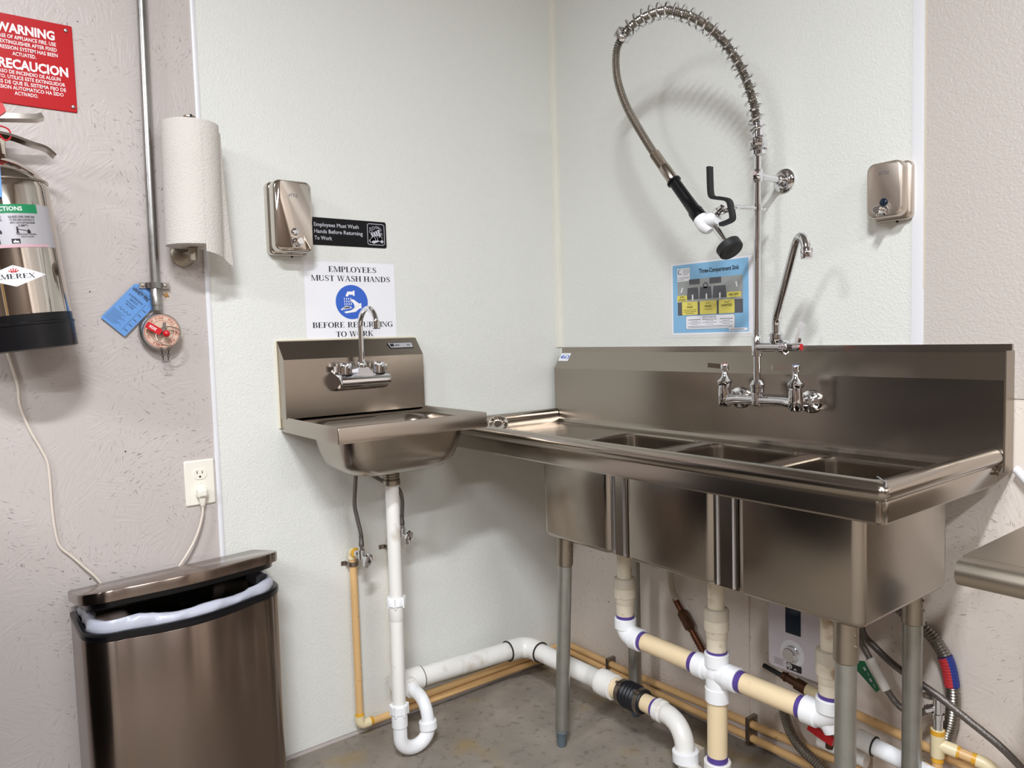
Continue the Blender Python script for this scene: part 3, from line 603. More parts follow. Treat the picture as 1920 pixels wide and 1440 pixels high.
hf = thing('hand_sink_faucet', 'small chrome gooseneck faucet with two ribbed knobs on hand sink backsplash', 'faucet', (.0505, -.808, 1.02))
b = B(); sec = [(.0508, 1.083), (.060, 1.081), (.098, 1.067), (.108, 1.063), (.113, 1.056), (.113, 1.049), (.107, 1.041), (.085, 1.029), (.070, 1.025), (.0508, 1.025)]
b.loft([[(x*.9+.005 if k in (0, 5) else x, y, 1.054+(z-1.054)*(.86 if k in (0, 5) else 1)) for x, z in sec] for k, y in enumerate((-.886, -.882, -.85, -.77, -.734, -.730))])
part('faucet_body', b, CHROME, hf)
b = B(); b.loft([[(.060, -.808-w_, 1.078), (.104, -.808-w_*.9, 1.062), (.104, -.808+w_*.9, 1.062), (.060, -.808+w_, 1.078)] if z == 0 else [(.070, -.808-w_*.35, 1.094), (.096, -.808-w_*.35, 1.088), (.096, -.808+w_*.35, 1.088), (.070, -.808+w_*.35, 1.094)] for z, w_ in ((0, .036), (1, .036))]); part('spout_base', b, CHROME, hf)
for y, s_ in ((-.859, -1), (-.757, 1)):
    b = B(); b.lathe((.083, y, 1.066), (.1, 0, 1), [(0, .0185), (.006, .0185)], 20); part('knob_collar', b, BLACK, hf)
    b = B(); b.lathe((.0835, y, 1.072), (.1, 0, 1), [(0, .0175), (.016, .0165), (.026, .0150), (.030, .0125), (.031, .006)], 24, ribs=.05)
    b.loft([[(.076, y+s_*.012, z0), (.076, y+s_*.030, z0+.004), (.068, y+s_*.030, z0+.004), (.062, y+s_*.012, z0)] for z0 in (1.074, 1.090)]); part('knob', b, CHROME, hf)
b = B(); b.lathe((.085, -.810, 1.088), (0, 0, 1), [(0, .013), (.006, .0135), (.012, .0125), (.015, .010), (.022, .0095)], 18); part('spout_nut', b, CHROME, hf)
gp = [(.085, -.810, 1.095), (.085, -.810, 1.14)]+[(.085+.0495*(1-math.cos(PI*k/14)), -.810, 1.200+.0495*math.sin(PI*k/14)) for k in range(0, 14)]+[(.1838, -.810, 1.206)]
b = B(); b.tube(gp, .0078, 18); so = part('gooseneck_spout', b, CHROME, hf)
b = B(); b.lathe((.1838, -.810, 1.214), (0, 0, -1), [(0, .009), (.002, .0105), (.020, .0105), (.022, .009)], 20); part('aerator', b, CHROME, so)

# ================================================================== SOAP DISPENSERS
def dispenser(W, cu, v0, v1, wb_, wf, dep, m, name, label, scale):
    base = W(cu, v0, .003); t = thing(name, label, 'dispenser', base); nb = .003
    b = B(); h = (v0+v1)/2; e = .006
    def Rg(w_, a, c, r, n): return [W(u, v, n) for u, v in rr(cu-w_/2, cu+w_/2, a, c, r, 6)]
    b.loft([Rg(wb_, v0, v1, .014, nb), Rg(wb_, v0, v1, .014, dep*.30), Rg(wb_-.003, v0+.0015, v1-.0015, .014, dep*.36), Rg(wb_-.010, v0+.005, v1-.005, .014, dep*.40)]); part('back_housing', b, m, t)
    b = B(); b.loft([Rg(wf-.006, v0+.010, v1-.004, .016, dep*.36), Rg(wf-.006, v0+.010, v1-.004, .016, dep*.50), Rg(wf, v0+.006, v1-.001, .018, dep*.56), Rg(wf, v0+.006, v1-.001, .018, dep-.006), Rg(wf-.003, v0+.0075, v1-.0025, .018, dep-.002), Rg(wf-.008, v0+.010, v1-.005, .018, dep)]); fc = part('front_cover', b, m, t)
    n = W(0, 0, 1)
    pu, pv = cu, v0+(v1-v0)*.30
    b = B(); b.lathe(W(pu, pv, dep-.001), n, [(0, .0095*scale), (.002, .0095*scale), (.0035, .006*scale), (.004, .003*scale)], 22); part('sight_glass', b, HEATS if m is SATIN else CHROME, fc)
    qv = v0+(v1-v0)*.155
    b = B(); b.lathe(W(pu, qv, dep-.001), n, [(0, .0115*scale), (.003, .0115*scale), (.004, .0085*scale), (.018*scale, .0085*scale), (.0185*scale, .0065*scale), (.024*scale, .0065*scale), (.0245*scale, .0092*scale), (.036*scale, .0092*scale), (.0375*scale, .008*scale)], 22)
    sp_ = W(pu, qv-.010*scale, dep+.028*scale); b.cyl(W(pu, qv-.004*scale, dep+.028*scale), W(pu, qv-.015*scale, dep+.029*scale), .004*scale, .003*scale, 12); part('push_valve', b, CHROME, t)
    b = B(); b.cyl(W(cu+wb_*.1, v0+.001, dep*.2), W(cu+wb_*.1, v0-.004, dep*.2), .003, seg=8); part('lock', b, KHOLE, t)
    b = B(); text(b, W, 'ATTLE', cu, v1-(v1-v0)*.23, dep+.0004, .0075*scale, wd=.024*scale); part('lettering', b, INKG, fc)
    return t
dispenser(WL, -.979, 1.396, 1.589, .108, .104, .070, POLISH, 'soap_dispenser', 'tall mirror-polished steel soap dispenser beside the black hand wash sign', 1.05)
dispenser(WR, 1.166, 1.397, 1.526, .088, .080, .056, SATIN, 'soap_dispenser', 'brushed steel soap dispenser on the wall at upper right of long sink', .95)

# ================================================================== SIGNS ON THE LEFT WALL
t = thing('hand_wash_sign', 'black plastic sign with white hand wash lettering behind soap dispenser', 'sign', WL(-.785, 1.432, .003))
b = B(); slab(b, WL, -.925, -.6745, 1.432, 1.508, .0032, .0052, .006, .0006); sb = part('sign_plate', b, SIGNBLK, t)
b = B()
for k, s_ in enumerate(('Employees Must Wash', 'Hands Before Returning', 'To Work')): text(b, WL, s_, -.898, 1.4835-.0185*k, .0056, .0105, 'l', wd=(.135, .147, .052)[k], bold=.012)
part('lettering', b, SILVERP, sb)
b = B(); cu, cv = -.7085, 1.4705
for p in stroke([(u, v) for u, v in rr(cu-.027, cu+.027, cv-.030, cv+.030, .006, 4)]+[(cu+.027, cv+.024)], .0016): flat(b, WL, p, .0056)
for k in range(4):      # upper hand: four fingers across a palm
    x = cu-.016+.007*k; 
    for p in stroke([(x+.012, cv-.018+.001*k), (x+.002, cv+.003+.0035*k)], .0056): flat(b, WL, p, .0056)
flat(b, WL, [(cu-.020, cv-.020), (cu-.008, cv-.027), (cu+.018, cv-.016), (cu+.020, cv-.006), (cu+.004, cv-.004), (cu-.014, cv-.008)], .0056)
for p in stroke([(cu-.021, cv-.021), (cu-.005, cv-.010)], .008): flat(b, WL, p, .0056)
for p in stroke([(cu+.022, cv-.022), (cu+.008, cv-.012)], .008): flat(b, WL, p, .0056)
for (x, y, r) in ((-.016, .008, .0045), (-.008, .018, .004), (.002, .021, .003), (.014, .014, .0035), (.017, .002, .003), (.009, .020, .002), (-.018, .017, .002)):
    for p in stroke(disc(cu+x, cv+y, r, 12)+[(cu+x+r, cv+y)], .0013): flat(b, WL, p, .0056)
part('pictogram', b, SILVERP, sb)

t = thing('hand_wash_notice', 'laminated white notice with blue circle and hand pictogram above hand sink', 'notice', WL(-.793, 1.170, .003))
b = B(); slab(b, WL, -.940, -.648, 1.169, 1.395, .0032, .0036, .006, .0002); part('laminate', b, LAMIN, t)
b = B(); slab(b, WL, -.932, -.6525, 1.171, 1.386, .0036, .0041, .001, .0001); pg = part('paper_sheet', b, PAPER, t)
b = B()
serif(b, WL, 'EMPLOYEES', -.786, 1.3585, .0043, .0155, .150); serif(b, WL, 'MUST WASH HANDS', -.790, 1.3325, .0043, .0155, .246)
serif(b, WL, 'BEFORE RETURNING', -.789, 1.2010, .0043, .0155, .252); serif(b, WL, 'TO WORK', -.788, 1.1745, .0043, .0155, .118); part('lettering', b, INK, pg)
cu, cv = -.793, 1.2735
b = B(); flat(b, WL, disc(cu, cv, .0500, 48, .0490), .0043); bc = part('blue_disc', b, BLUEC, pg)
b = B(); n_ = .0045
flat(b, WL, [(cu-.018, cv+.021), (cu-.013, cv+.030), (cu+.004, cv+.030), (cu+.004, cv+.033), (cu+.009, cv+.033), (cu+.009, cv+.018), (cu+.004, cv+.018), (cu+.004, cv+.021), (cu-.009, cv+.021), (cu-.012, cv+.016), (cu-.019, cv+.016)], n_)
for r_ in range(4):
    for q in range(4):
        x = cu-.023+.0062*q+.0005*r_; y = cv+.012-.0075*r_
        if r_ == 3 and q > 2: continue
        for p in stroke([(x+.0006*q, y), (x-.0004, y-.005)], .0024): flat(b, WL, p, n_)
hand = [(-.005, .009), (.006, .007), (.016, .000), (.022, -.004), (.029, -.003), (.029, -.017), (.022, -.019), (.010, -.028), (-.006, -.031), (-.020, -.032), (-.026, -.028), (-.020, -.0265), (-.008, -.0245), (.000, -.021), (.008, -.0135), (.005, -.004), (-.004, .004)]
for i in range(1, len(hand)//2): flat(b, WL, [(cu+x, cv+y) for x, y in (hand[i-1], hand[i], hand[-i-1], hand[-i])], n_)
for k in range(4):
    for p in stroke([(cu-.034+.007*k, cv-.022+.0015*k), (cu-.016+.0045*k, cv-.012-.001*k)], .0042): flat(b, WL, p, n_)
part('hand_pictogram', b, WHITEP, pg)

t = thing('warning_sign', 'red and white bilingual fire extinguisher warning sign on left wall', 'sign', WL(-1.552, 1.70, .0))
b = B(); slab(b, WL, -1.652, -1.4555, 1.704, 1.897, .0005, .0035, .003, .0008); sg = part('sign_plate', b, RED, t)
b = B(); c_ = -1.5535
text(b, WL, 'WARNING', -1.546, 1.8585, .0038, .0185, wd=.110, bold=.035)
for k, (s_, wd) in enumerate((('IN CASE OF APPLIANCE FIRE. USE', .124), ('THIS EXTINGUISHER AFTER FIXED', .126), ('SUPPRESSION SYSTEM HAS BEEN', .128), ('ACTUATED.', .044))): text(b, WL, s_, c_+.002, 1.8452-.0118*k, .0038, .0078, wd=wd, bold=.012)
text(b, WL, 'PRECAUCION', -1.5405, 1.7815, .0038, .0195, wd=.143, bold=.035)
for k, (s_, wd) in enumerate((('EN CASO DE INCENDIO DE ALGUN', .135), ('APARATO. UTILICE ESTE EXTINGUIDOR', .152), ('DESPUES DE QUE EL SISTEMA FIJO DE', .154), ('SUPRESION AUTOMATICO HA SIDO', .143), ('ACTIVADO.', .044))): text(b, WL, s_, c_+.001, 1.7695-.0112*k, .0038, .0076, wd=wd, bold=.012)
part('lettering', b, WHITEP, sg)
for u, v in ((-1.4685, 1.885), (-1.4635, 1.716), (-1.640, 1.885), (-1.640, 1.716)):
    b = B(); b.lathe(WL(u, v, .0035), (1, 0, 0), [(0, .0042), (.0015, .0042), (.0028, .0028), (.003, .001)], 14); part('screw', b, CONDUIT, t)

# ================================================================== FIRE EXTINGUISHER
ex = thing('fire_extinguisher', 'polished stainless fire extinguisher hung on left wall under red sign', 'fire extinguisher', (.104, -1.605, 1.163))
A0 = V((.106, -1.588, 1.163)); A1 = V((.100, -1.634, 1.62)); ax = (A1-A0).normalized()
EXR = .0885
b = B(); b.lathe(A0+ax*.06, ax, [(0, EXR), (.27, EXR), (.285, EXR-.002), (.300, EXR-.010), (.318, EXR-.028), (.332, EXR-.050), (.338, EXR-.064)], 48); part('cylinder', b, POLISH, ex)
b = B(); b.lathe(A0+ax*.343, ax, [(0, EXR+.0006), (.0018, EXR+.0012), (.0036, EXR+.0006)], 48, False, False); part('weld_band', b, STEELD, ex)
b = B(); b.lathe(A0, ax, [(0, EXR-.004), (.002, EXR+.002), (.050, EXR+.002), (.051, EXR+.0035), (.056, EXR+.0035), (.057, EXR+.001), (.073, EXR+.001), (.0735, EXR-.002)], 48); part('base_skirt', b, BLACK, ex)
b = B(); b.lathe(A0+ax*.395, ax, [(0, .022), (.012, .022), (.014, .018), (.05, .018), (.055, .012)], 24); part('valve_head', b, BRASS, ex)
# wrap-around printed labels on the cylinder: angle measured from the direction facing the room
eu = V((0, 1, 0)); eu = (eu-ax*eu.dot(ax)).normalized(); en = eu.cross(ax)
def cylW(rad, yaw=0.):
    def f(u, v, n):
        a = u/rad+yaw; return A0+ax*v+(en*math.cos(a)+eu*math.sin(a))*(rad+n)
    return f
YAW = -.62                    # the label faces the photographer's side
def wrap(b, rad, a0, a1, v0, v1, yaw, k=18):
    W = cylW(rad, yaw); rings = [[W(a0+(a1-a0)*i/k, v, 0) for i in range(k+1)] for v in (v0, v1)]
    return b.loft(rings, False, False, False)
en_cam = V((1.0, -.05, 0))
r1 = EXR+.0006
# frame yaw so that u=0 is on the line of sight
CY = math.atan2((V((1.984, -1.734, 1.165))-A0).dot(eu), (V((1.984, -1.734, 1.165))-A0).dot(en))
b = B(); wrap(b, r1, -.09, .096, .206, .292, CY); lb = part('instruction_label', b, LABELG, ex, 'silver instruction label with green heading')
b = B(); wrap(b, r1+.0003, -.085, .062, .274, .292, CY); part('green_heading', b, GREENP, lb)
b = B(); wrap(b, r1+.0003, -.085, .075, .206, .212, CY); part('pink_strip', b, PINKP, lb)
W1 = cylW(r1+.0006, CY)
b = B(); text(b, W1, 'INSTRUCTIONS', -.008, .2790, 0, .0080, wd=.082, bold=.02); part('heading_lettering', b, WHITEP, lb)
b = B()
for k, s_ in enumerate(('SQUEEZE LEVER. SWEEP SIDE', 'TO SIDE AND CONTINUE TO', 'APPLY UNTIL EXTINGUISHER', 'IS EMPTY.')): text(b, W1, s_, .030, .2645-.0058*k, 0, .0040, wd=(.048, .046, .046, .018)[k], bold=.01)
for k, s_ in enumerate(('STAND BACK 10 FEET.', 'AIM AT BASE OF FIRE.')): text(b, W1, s_, -.026, .2645-.0058*k, 0, .0040, wd=.042, bold=.01)
text(b, W1, 'PRESIONAR Y BARRER', .034, .2300, 0, .0034, wd=.036); text(b, W1, 'HASTA VACIAR', .034, .2252, 0, .0034, wd=.024)
for cx in (.026, -.024):      # person with hose, burning box
    flat(b, W1, disc(cx-.008, .2455, .0017, 10), 0); flat(b, W1, [(cx-.010, .236), (cx-.0065, .236), (cx-.0062, .2435), (cx-.0100, .2432)], 0)
    for p in stroke([(cx-.008, .2365), (cx-.011, .2335)], .0017)+stroke([(cx-.0075, .2365), (cx-.006, .2335)], .0017)+stroke([(cx-.007, .242), (cx+.003, .240), (cx+.010, .2385)], .0012): flat(b, W1, p, 0)
    flat(b, W1, rect(cx+.009, .2335, cx+.015, .238), 0); flat(b, W1, [(cx+.009, .238), (cx+.012, .243), (cx+.015, .238)], 0)
for x in (-.022, .012): flat(b, W1, rect(x-.0075, .2138, x+.0075, .2232), 0)
part('instruction_print', b, INK, lb)
W2 = cylW(r1+.0009, CY); b = B()
for x in (-.022, .012):
    flat(b, W2, [(x-.005, .2155), (x+.006, .2155), (x+.003, .2195), (x+.001, .2175), (x-.001, .2215), (x-.0025, .2180), (x-.004, .2200)], 0)
part('flame_pictogram', b, WHITEP, lb)
dm = cylW(r1+.0002, CY); b = B(); k_ = 12
b.loft([[dm(-.002-.058+.116*i/k_, .150+s_*.0215*(1-abs(2*i/k_-1)), 0) for i in range(k_+1)] for s_ in (-1, 1)], False, False, False); dl = part('brand_diamond', b, PAPER, ex, 'white diamond shaped brand label')
dm2 = cylW(r1+.0005, CY); b = B()
serif(b, dm2, 'AMEREX', -.002, .1445, 0, .0095, .072)
for s_ in (-1, 1):
    for p in stroke([(-.002-.052, .150), (-.002, .150+s_*.0192), (-.002+.052, .150)], .0008): flat(b, dm2, p, 0)
part('brand_lettering', b, INK, dl)
b = B()
for k in range(5):
    a = math.radians(30+30*k)
    for p in stroke([(-.002+.003*math.cos(a), .1570), (-.002+.010*math.cos(a), .1580+.008*math.sin(a)**1.5)], .0018): flat(b, dm2, p, 0)
part('brand_flame', b, RED, dl)
# levers
hp0 = A0+ax*.452; 
b = B(); b.ribbon([V((.104, -1.66, 1.640)), V((.106, -1.60, 1.646)), V((.108, -1.548, 1.652)), V((.108, -1.536, 1.657))], .022, .011, (1, 0, .15)); part('carry_handle', b, POLISH, ex)
b = B(); b.ribbon(smooth([V((.104, -1.66, 1.615)), V((.107, -1.60, 1.608)), V((.112, -1.562, 1.596)), V((.115, -1.535, 1.588)), V((.116, -1.519, 1.574))], 4), .022, .0055, (1, 0, .2)); part('squeeze_lever', b, POLISH, ex)
b = B(); b.tube(smooth([(.112, -1.625, 1.628), (.113, -1.600, 1.622), (.115, -1.596, 1.605), (.113, -1.606, 1.598), (.112, -1.618, 1.612)], 5), .0016, 8); part('tamper_seal', b, REDP, ex)
b = B(); b.loft([[(.111, -1.640, 1.67), (.111, -1.606, 1.672), (.111, -1.601, 1.656), (.111, -1.612, 1.645), (.111, -1.640, 1.642)], [(.121, -1.640, 1.67), (.121, -1.606, 1.672), (.121, -1.601, 1.656), (.121, -1.612, 1.645), (.121, -1.640, 1.642)]]); part('red_handle_tag', b, REDP, ex)
b = B(); b.box((.0, -1.66, 1.50), (.012, -1.60, 1.64)); b.box((.0, -1.645, 1.60), (.09, -1.625, 1.61)); part('wall_hook', b, STEELD, ex)
# blue tag on the extinguisher
def tag_frame(o, uu, vv):
    uu = V(uu).normalized(); vv = V(vv); vv = (vv-uu*vv.dot(uu)).normalized(); nn = uu.cross(vv); o = V(o)
    return lambda u, v, n: o+uu*u+vv*v+nn*n
def tag_print(b, W, w_, h, full):
    v = h-.020
    for s_, hh, wd, bo in full:
        text(b, W, s_, w_*.40, v, .0008, hh, wd=w_*wd, bold=bo); v -= hh*1.75
    for k in range(5): flat(b, W, rect(w_*.80, h*.10+k*h*.12, w_*.94, h*.10+k*h*.12+h*.012), .0008)
    for p in stroke([(w_*.76, h*.06), (w_*.76, h*.70)], .0006): flat(b, W, p, .0008)
    sig = [(w_*(.18+.05*i), h*.36+h*.03*math.sin(i*2.3)) for i in range(10)]
    for p in stroke(sig, .0012): flat(b, W, p, .0008)
WT = tag_frame((.198, -1.695, 1.466), (.02, 1, .0), (-.05, -.10, 1))
def tagshape(W, w_, h, ch): return [[W(u, v, n) for u, v in ((0, 0), (w_, 0), (w_, h-ch), (w_-ch, h), (ch, h), (0, h-ch))] for n in (0, .0006)]
t = thing('service_tag', 'blue service tag hanging from the fire extinguisher', 'tag', (.198, -1.66, 1.466))
b = B(); b.loft(tagshape(WT, .072, .098, .018)); tg = part('tag_card', b, TAGBLUE, t)
b = B(); tag_print(b, WT, .072, .098, (('FIRE PROTECTION', .004, .5, 0), ('SERVICED BY', .003, .4, 0), ('DATE', .003, .2, 0))); part('tag_print', b, INK, tg)

# ================================================================== CONDUIT, PULL STATION AND ITS TAG
t = thing('conduit_pipe', 'grey galvanized conduit pipe running down left wall to pull station', 'pipe', (.02, -1.316, 1.245))
b = B(); b.tube([(.020, -1.305, CEIL), (.020, -1.309, 1.985), (.020, -1.314, 1.61), (.020, -1.3165, 1.30)], .0108, 18); part('pipe', b, CONDUIT, t)
b = B(); b.lathe((.020, -1.3165, 1.250), (0, 0, 1), [(0, .0115), (.012, .0115), (.013, .0128), (.052, .0128), (.054, .0115)], 18); part('coupling', b, CONDUIT, t)
b = B(); b.ribbon(smooth([(.011, -1.350, 1.311), (.011, -1.336, 1.311), (.020, -1.331, 1.311), (.034, -1.3165, 1.311), (.020, -1.302, 1.311), (.011, -1.297, 1.311), (.011, -1.282, 1.311)], 3), .014, .0026, (0, 0, 1)); cl = part('pipe_strap', b, CONDUIT, t)
for y in (-1.341, -1.291):
    b = B(); b.lathe((.001, y, 1.311), (1, 0, 0), [(0, .002), (.011, .002), (.0112, .0042), (.0135, .0036), (.014, .002)], 12); part('screw', b, STEELD, cl)
b = B(); b.lathe((.0, -1.288, 1.289), (1, 0, 0), [(0, .007), (.002, .0055), (.003, .002)], 9, ribs=.25); single('paint_chip', 'small brown chipped spot beside the conduit strap', 'chip', b, mat('chip_brown', (168, 124, 66), .6, var=.2, vscale=80))

ps = thing('pull_station', 'round fire suppression pull station with cream dial and wire ring', 'pull station', (.0, -1.312, 1.152))
PC = V((.0, -1.309, 1.1985))
b = B(); b.lathe(PC+V((0, -.006, 0)), (1, .10, 0), [(0, .043), (.016, .045), (.022, .0455), (.024, .044)], 40); part('housing', b, CONDUIT, ps)
b = B(); b.lathe(PC+V((.024, -.002, 0)), (1, 0, 0), [(0, .040), (.002, .0435), (.012, .0435), (.014, .0425), (.014, .041), (.0125, .0405), (.0125, .01)], 40); part('cover', b, CONDUIT, ps)
WD = lambda u, v, n: V((.0372+n, PC.y-.002+u, PC.z+v))
b = B(); flat(b, WD, disc(0, 0, .0405, 40), 0); dlf = part('dial_face', b, DIAL, ps)
b = B()
for r_, w_ in ((.0385, .0012), (.0265, .0010)):
    for p in stroke(disc(0, 0, r_, 40)+[(r_, 0)], w_): flat(b, WD, p, .0003)
msg = 'IN CASE OF FIRE  PULL RING  PULL HANDLE  '
for i, ch in enumerate(msg):
    a = PI*1.15-2*PI*i/len(msg)
    if ch != ' ': text(b, WD, ch, .030*math.cos(a), .030*math.sin(a), .0003, .0055, rot=a-PI/2, bold=.02)
part('dial_lettering', b, DIALR, dlf)
b = B()
for s_ in (-1, 1):
    for p in stroke(disc(s_*.021, .002 if s_ < 0 else -.002, .0042, 14)+[(s_*.021+.0042, .002 if s_ < 0 else -.002)], .0008): flat(b, WD, p, .0004)
    text(b, WD, 'R' if s_ < 0 else 'G', s_*.021, -.0003 if s_ < 0 else -.0045, .0004, .004)
part('approval_marks', b, INK, dlf)
b = B(); b.lathe(WD(.002, .0, .0005), (1, 0, 0), [(0, .009), (.006, .009), (.008, .006), (.016, .005)], 16); b.ribbon([WD(.001, -.006, .010), WD(.004, .022, .014)], .007, .003, (0, 1, 0)); part('pull_knob', b, CONDUIT, ps)
b = B(); rp_ = [WD(.012+.030*math.cos(a), -.012+.0235*math.sin(a), .012+.016*(.5-.5*math.sin(a))) for a in [2*PI*k/36 for k in range(36)]]; b.tube(rp_+[rp_[0]], .0014, 8); part('pull_ring', b, STEELD, ps)
b = B()
for x0 in (-.004, .012):
    for k in range(4):
        c_ = WD(x0+.0007*k*(1 if x0 < 0 else -1), -.043-.0075*k, .004); q = [c_+V((.0022*math.cos(a)*(k % 2), .0022*math.cos(a)*(1-k % 2), .0048*math.sin(a))) for a in [2*PI*j/10 for j in range(10)]]; b.tube(q+[q[0]], .0006, 5)
for k in range(3):
    c_ = WD(-.001+.0055*k, -.0735-.001*(k == 1), .004); q = [c_+V((.002*math.cos(a)*(k % 2), .0045*math.sin(a), .0018*math.cos(a)*(1-k % 2))) for a in [2*PI*j/10 for j in range(10)]]; b.tube(q+[q[0]], .0006, 5)
part('chain', b, BLACK, ps)
WRt = tag_frame(WD(-.022, .008, .016), (0, .83, -.55), (0, .55, .83))
b = B(); b.loft([[WRt(u, v, n) for u, v in rr(-.018, .019, -.008, .008, .004, 3)] for n in (0, .0035)]); rs = part('red_year_seal', b, REDP, ps, 'red plastic seal with the year')
b = B(); text(b, lambda u, v, n: WRt(-u, -v, n), '2026', -.001+.003, -.003, .0038, .0062, wd=.018, bold=.02); part('year_lettering', b, WHITEP, rs)
b = B(); b.lathe(WD(.004, -.004, .016), (1, .2, -.3), [(0, .004), (.003, .0085), (.010, .0075), (.014, .003)], 10); part('red_seal_cap', b, REDP, ps)

t = thing('inspection_tag', 'blue inspection tag tilted to the left of the pull station', 'tag', (.024, -1.375, 1.19))
P0 = V((.006, -1.436, 1.235)); P1 = V((.008, -1.388, 1.189))
WT2 = tag_frame(P0, P1-P0, (.0, .068, .097))
b = B(); b.loft(tagshape(WT2, .067, .127, .017)); tg = part('tag_card', b, TAGBLUE, t)
b = B(); tag_print(b, WT2, .067, .127, (('DO NOT REMOVE BY ORDER OF', .0028, .5, 0), ('THE STATE FIRE MARSHAL', .0028, .5, 0), ('HANDY FIRE', .0085, .66, .03), ('& SUPPRESSION', .0046, .56, .01), ('SERVICE', .0046, .3, .01), ('WORK PERFORMED BY', .0034, .4, 0), ('FIRE SYSTEM', .0036, .3, .01)))
for k in range(8): flat(b, WT2, rect(.004, .008+.004*k, .030+.012*((k*7) % 3)/2, .0088+.004*k), .0008)
part('tag_print', b, INK, tg)

# ================================================================== PAPER TOWEL
HX, HYc = .088, -1.237
t = thing('towel_holder', 'steel wall mounted vertical paper towel holder', 'holder', (.0, -1.244, 1.36))
b = B(); b.lathe((.006, -1.244, 1.389), (1, 0, 0), [(0, .030), (.003, .030), (.005, .027), (.006, .010)], 30); fl = part('wall_flange', b, STEELD, t)
for dy, dz in ((-.018, .008), (.014, -.014)):
    b = B(); b.lathe((.011, -1.244+dy, 1.389+dz), (1, 0, 0), [(0, .0045), (.002, .004), (.003, .002)], 12); part('screw', b, CONDUIT, fl)
b = B(); b.cyl((.010, -1.244, 1.389), (HX, HYc-.004, 1.385), .0085, seg=16); b.cyl((HX, HYc-.004, 1.366), (HX, HYc-.004, 1.398), .0115, seg=20, e=.001); part('arm', b, STEELD, t)
b = B(); b.cyl((HX, HYc-.004, 1.39), (HX, HYc+.002, 1.703), .006, seg=14); part('rod', b, STEELD, t)
b = B(); b.cyl((HX, HYc+.004, 1.690), (HX, HYc+.004, 1.706), .0075, seg=16); b.lathe((HX, HYc+.004, 1.7055), (0, 0, 1), [(0, .0135), (.0035, .0135), (.0045, .012)], 24); kb = part('top_knob', b, STEELD, t)
b = B(); b.box((HX+.004, HYc+.0015, 1.690), (HX+.0145, HYc+.0065, 1.7108)); part('knob_slot', b, KHOLE, kb)
t = thing('paper_towel_roll', 'white quilted paper towel roll with loose sheet hanging from it', 'paper towel', (HX, HYc, 1.4))
b = B(); RR = .0645; n = 56; rings = []
for z, r0 in ((1.4005, RR-.003), (1.4012, RR), (1.50, RR), (1.60, RR*.995), (1.689, RR*.99), (1.6898, RR*.985)):
    rings.append([(HX+(r0)*math.cos(2*PI*k/n), HYc+.0035*(z-1.4)/.29*1.2+(r0)*math.sin(2*PI*k/n), z) for k in range(n)])
b.loft(rings); part('roll', b, TOWEL, t)
b = B(); rows = []       # loose sheet leaving the roll on its right side and hanging below it
for i in range(9):
    f = i/8; row = []
    for j in range(13):
        g = j/12; a = math.radians(8+58*min(1, g*1.6)); r_ = RR+.0012+.0045*math.sin(PI*min(1, g*1.6))*.3
        z = 1.672-.288*f - .022*g*f
        x = HX+r_*math.cos(a); y = HYc+r_*math.sin(a)
        if g > .62:
            e_ = (g-.62)/.38; tx, ty = -math.sin(math.radians(66)), math.cos(math.radians(66)); x += tx*.018*e_*(.3+f)+.012*e_*f; y += (ty*.018+.010*f)*e_*(.6+.8*f); z -= .010*e_*f
        row.append(V((x, y+.0035*(z-1.4)/.29, z)))
    rows.append(row)
b.loft([r for r in rows], False, False, False); b.loft([[p+V((-.0006, -.0004, 0)) for p in r] for r in rows], False, False, False); part('loose_sheet', b, TOWEL, t)
b = B(); b.lathe((HX, HYc, 1.399), (0, 0, 1), [(0, .02), (.003, .02)], 20); part('cardboard_core', b, NUT, t)

# ================================================================== OUTLET, CORDS
t = thing('power_outlet', 'white duplex wall outlet left of the white panel', 'outlet', WL(-1.235, .754, 0))
b = B(); slab(b, WL, -1.2715, -1.1985, .7545, .8705, .0005, .006, .004, .003); op = part('cover_plate', b, IVORY, t)
for v in (.8345, .7905):
    b = B(); pts = [(-1.235+.0165*math.cos(a), v+.0155*max(-.86, min(.86, math.sin(a)))) for a in [2*PI*k/32 for k in range(32)]]
    b.loft([[WL(x, y, n) for x, y in pts] for n in (.006, .0078)]); rc = part('receptacle', b, IVORY, op)
    b = B(); flat(b, WL, rect(-1.2425, v+.001, -1.2405, v+.009), .0080); flat(b, WL, rect(-1.2300, v+.001, -1.2280, v+.008), .0080); flat(b, WL, disc(-1.235, v-.0065, .0028, 14), .0080); part('slots', b, KHOLE, op)
b = B(); b.lathe(WL(-1.235, .8125, .006), (1, 0, 0), [(0, .003), (.001, .0026), (.0012, .001)], 12); part('cover_screw', b, IVORY, op)
t = thing('plug_and_cord', 'white plug in the lower outlet with its cord hanging behind the bin', 'cord', WL(-1.235, .6, .02))
b = B(); b.loft([[WL(-1.235+u*s_, .788+v*s2, n) for u, v in rr(-.0125, .0125, -.012, .012, .004, 3)] for n, s_, s2 in ((.0075, 1, 1), (.018, 1, 1), (.026, .92, .9), (.030, .6, .5))])
b.loft([[WL(-1.235+u*s_, z, .017+w_*s_) for u, w_ in rr(-.009, .009, -.007, .007, .003, 3)] for z, s_ in ((.782, 1), (.770, .8), (.756, .62), (.754, .5))]); part('plug', b, IVORY, t)
b = B(); b.tube(smooth([(.017, -1.235, .757), (.017, -1.236, .735), (.018, -1.246, .70), (.020, -1.262, .666), (.022, -1.283, .635), (.016, -1.305, .60), (.010, -1.32, .55), (.006, -1.335, .40), (.006, -1.34, .10), (.006, -1.342, .004)], 5), .0032, 8); part('cord', b, CORD, t)
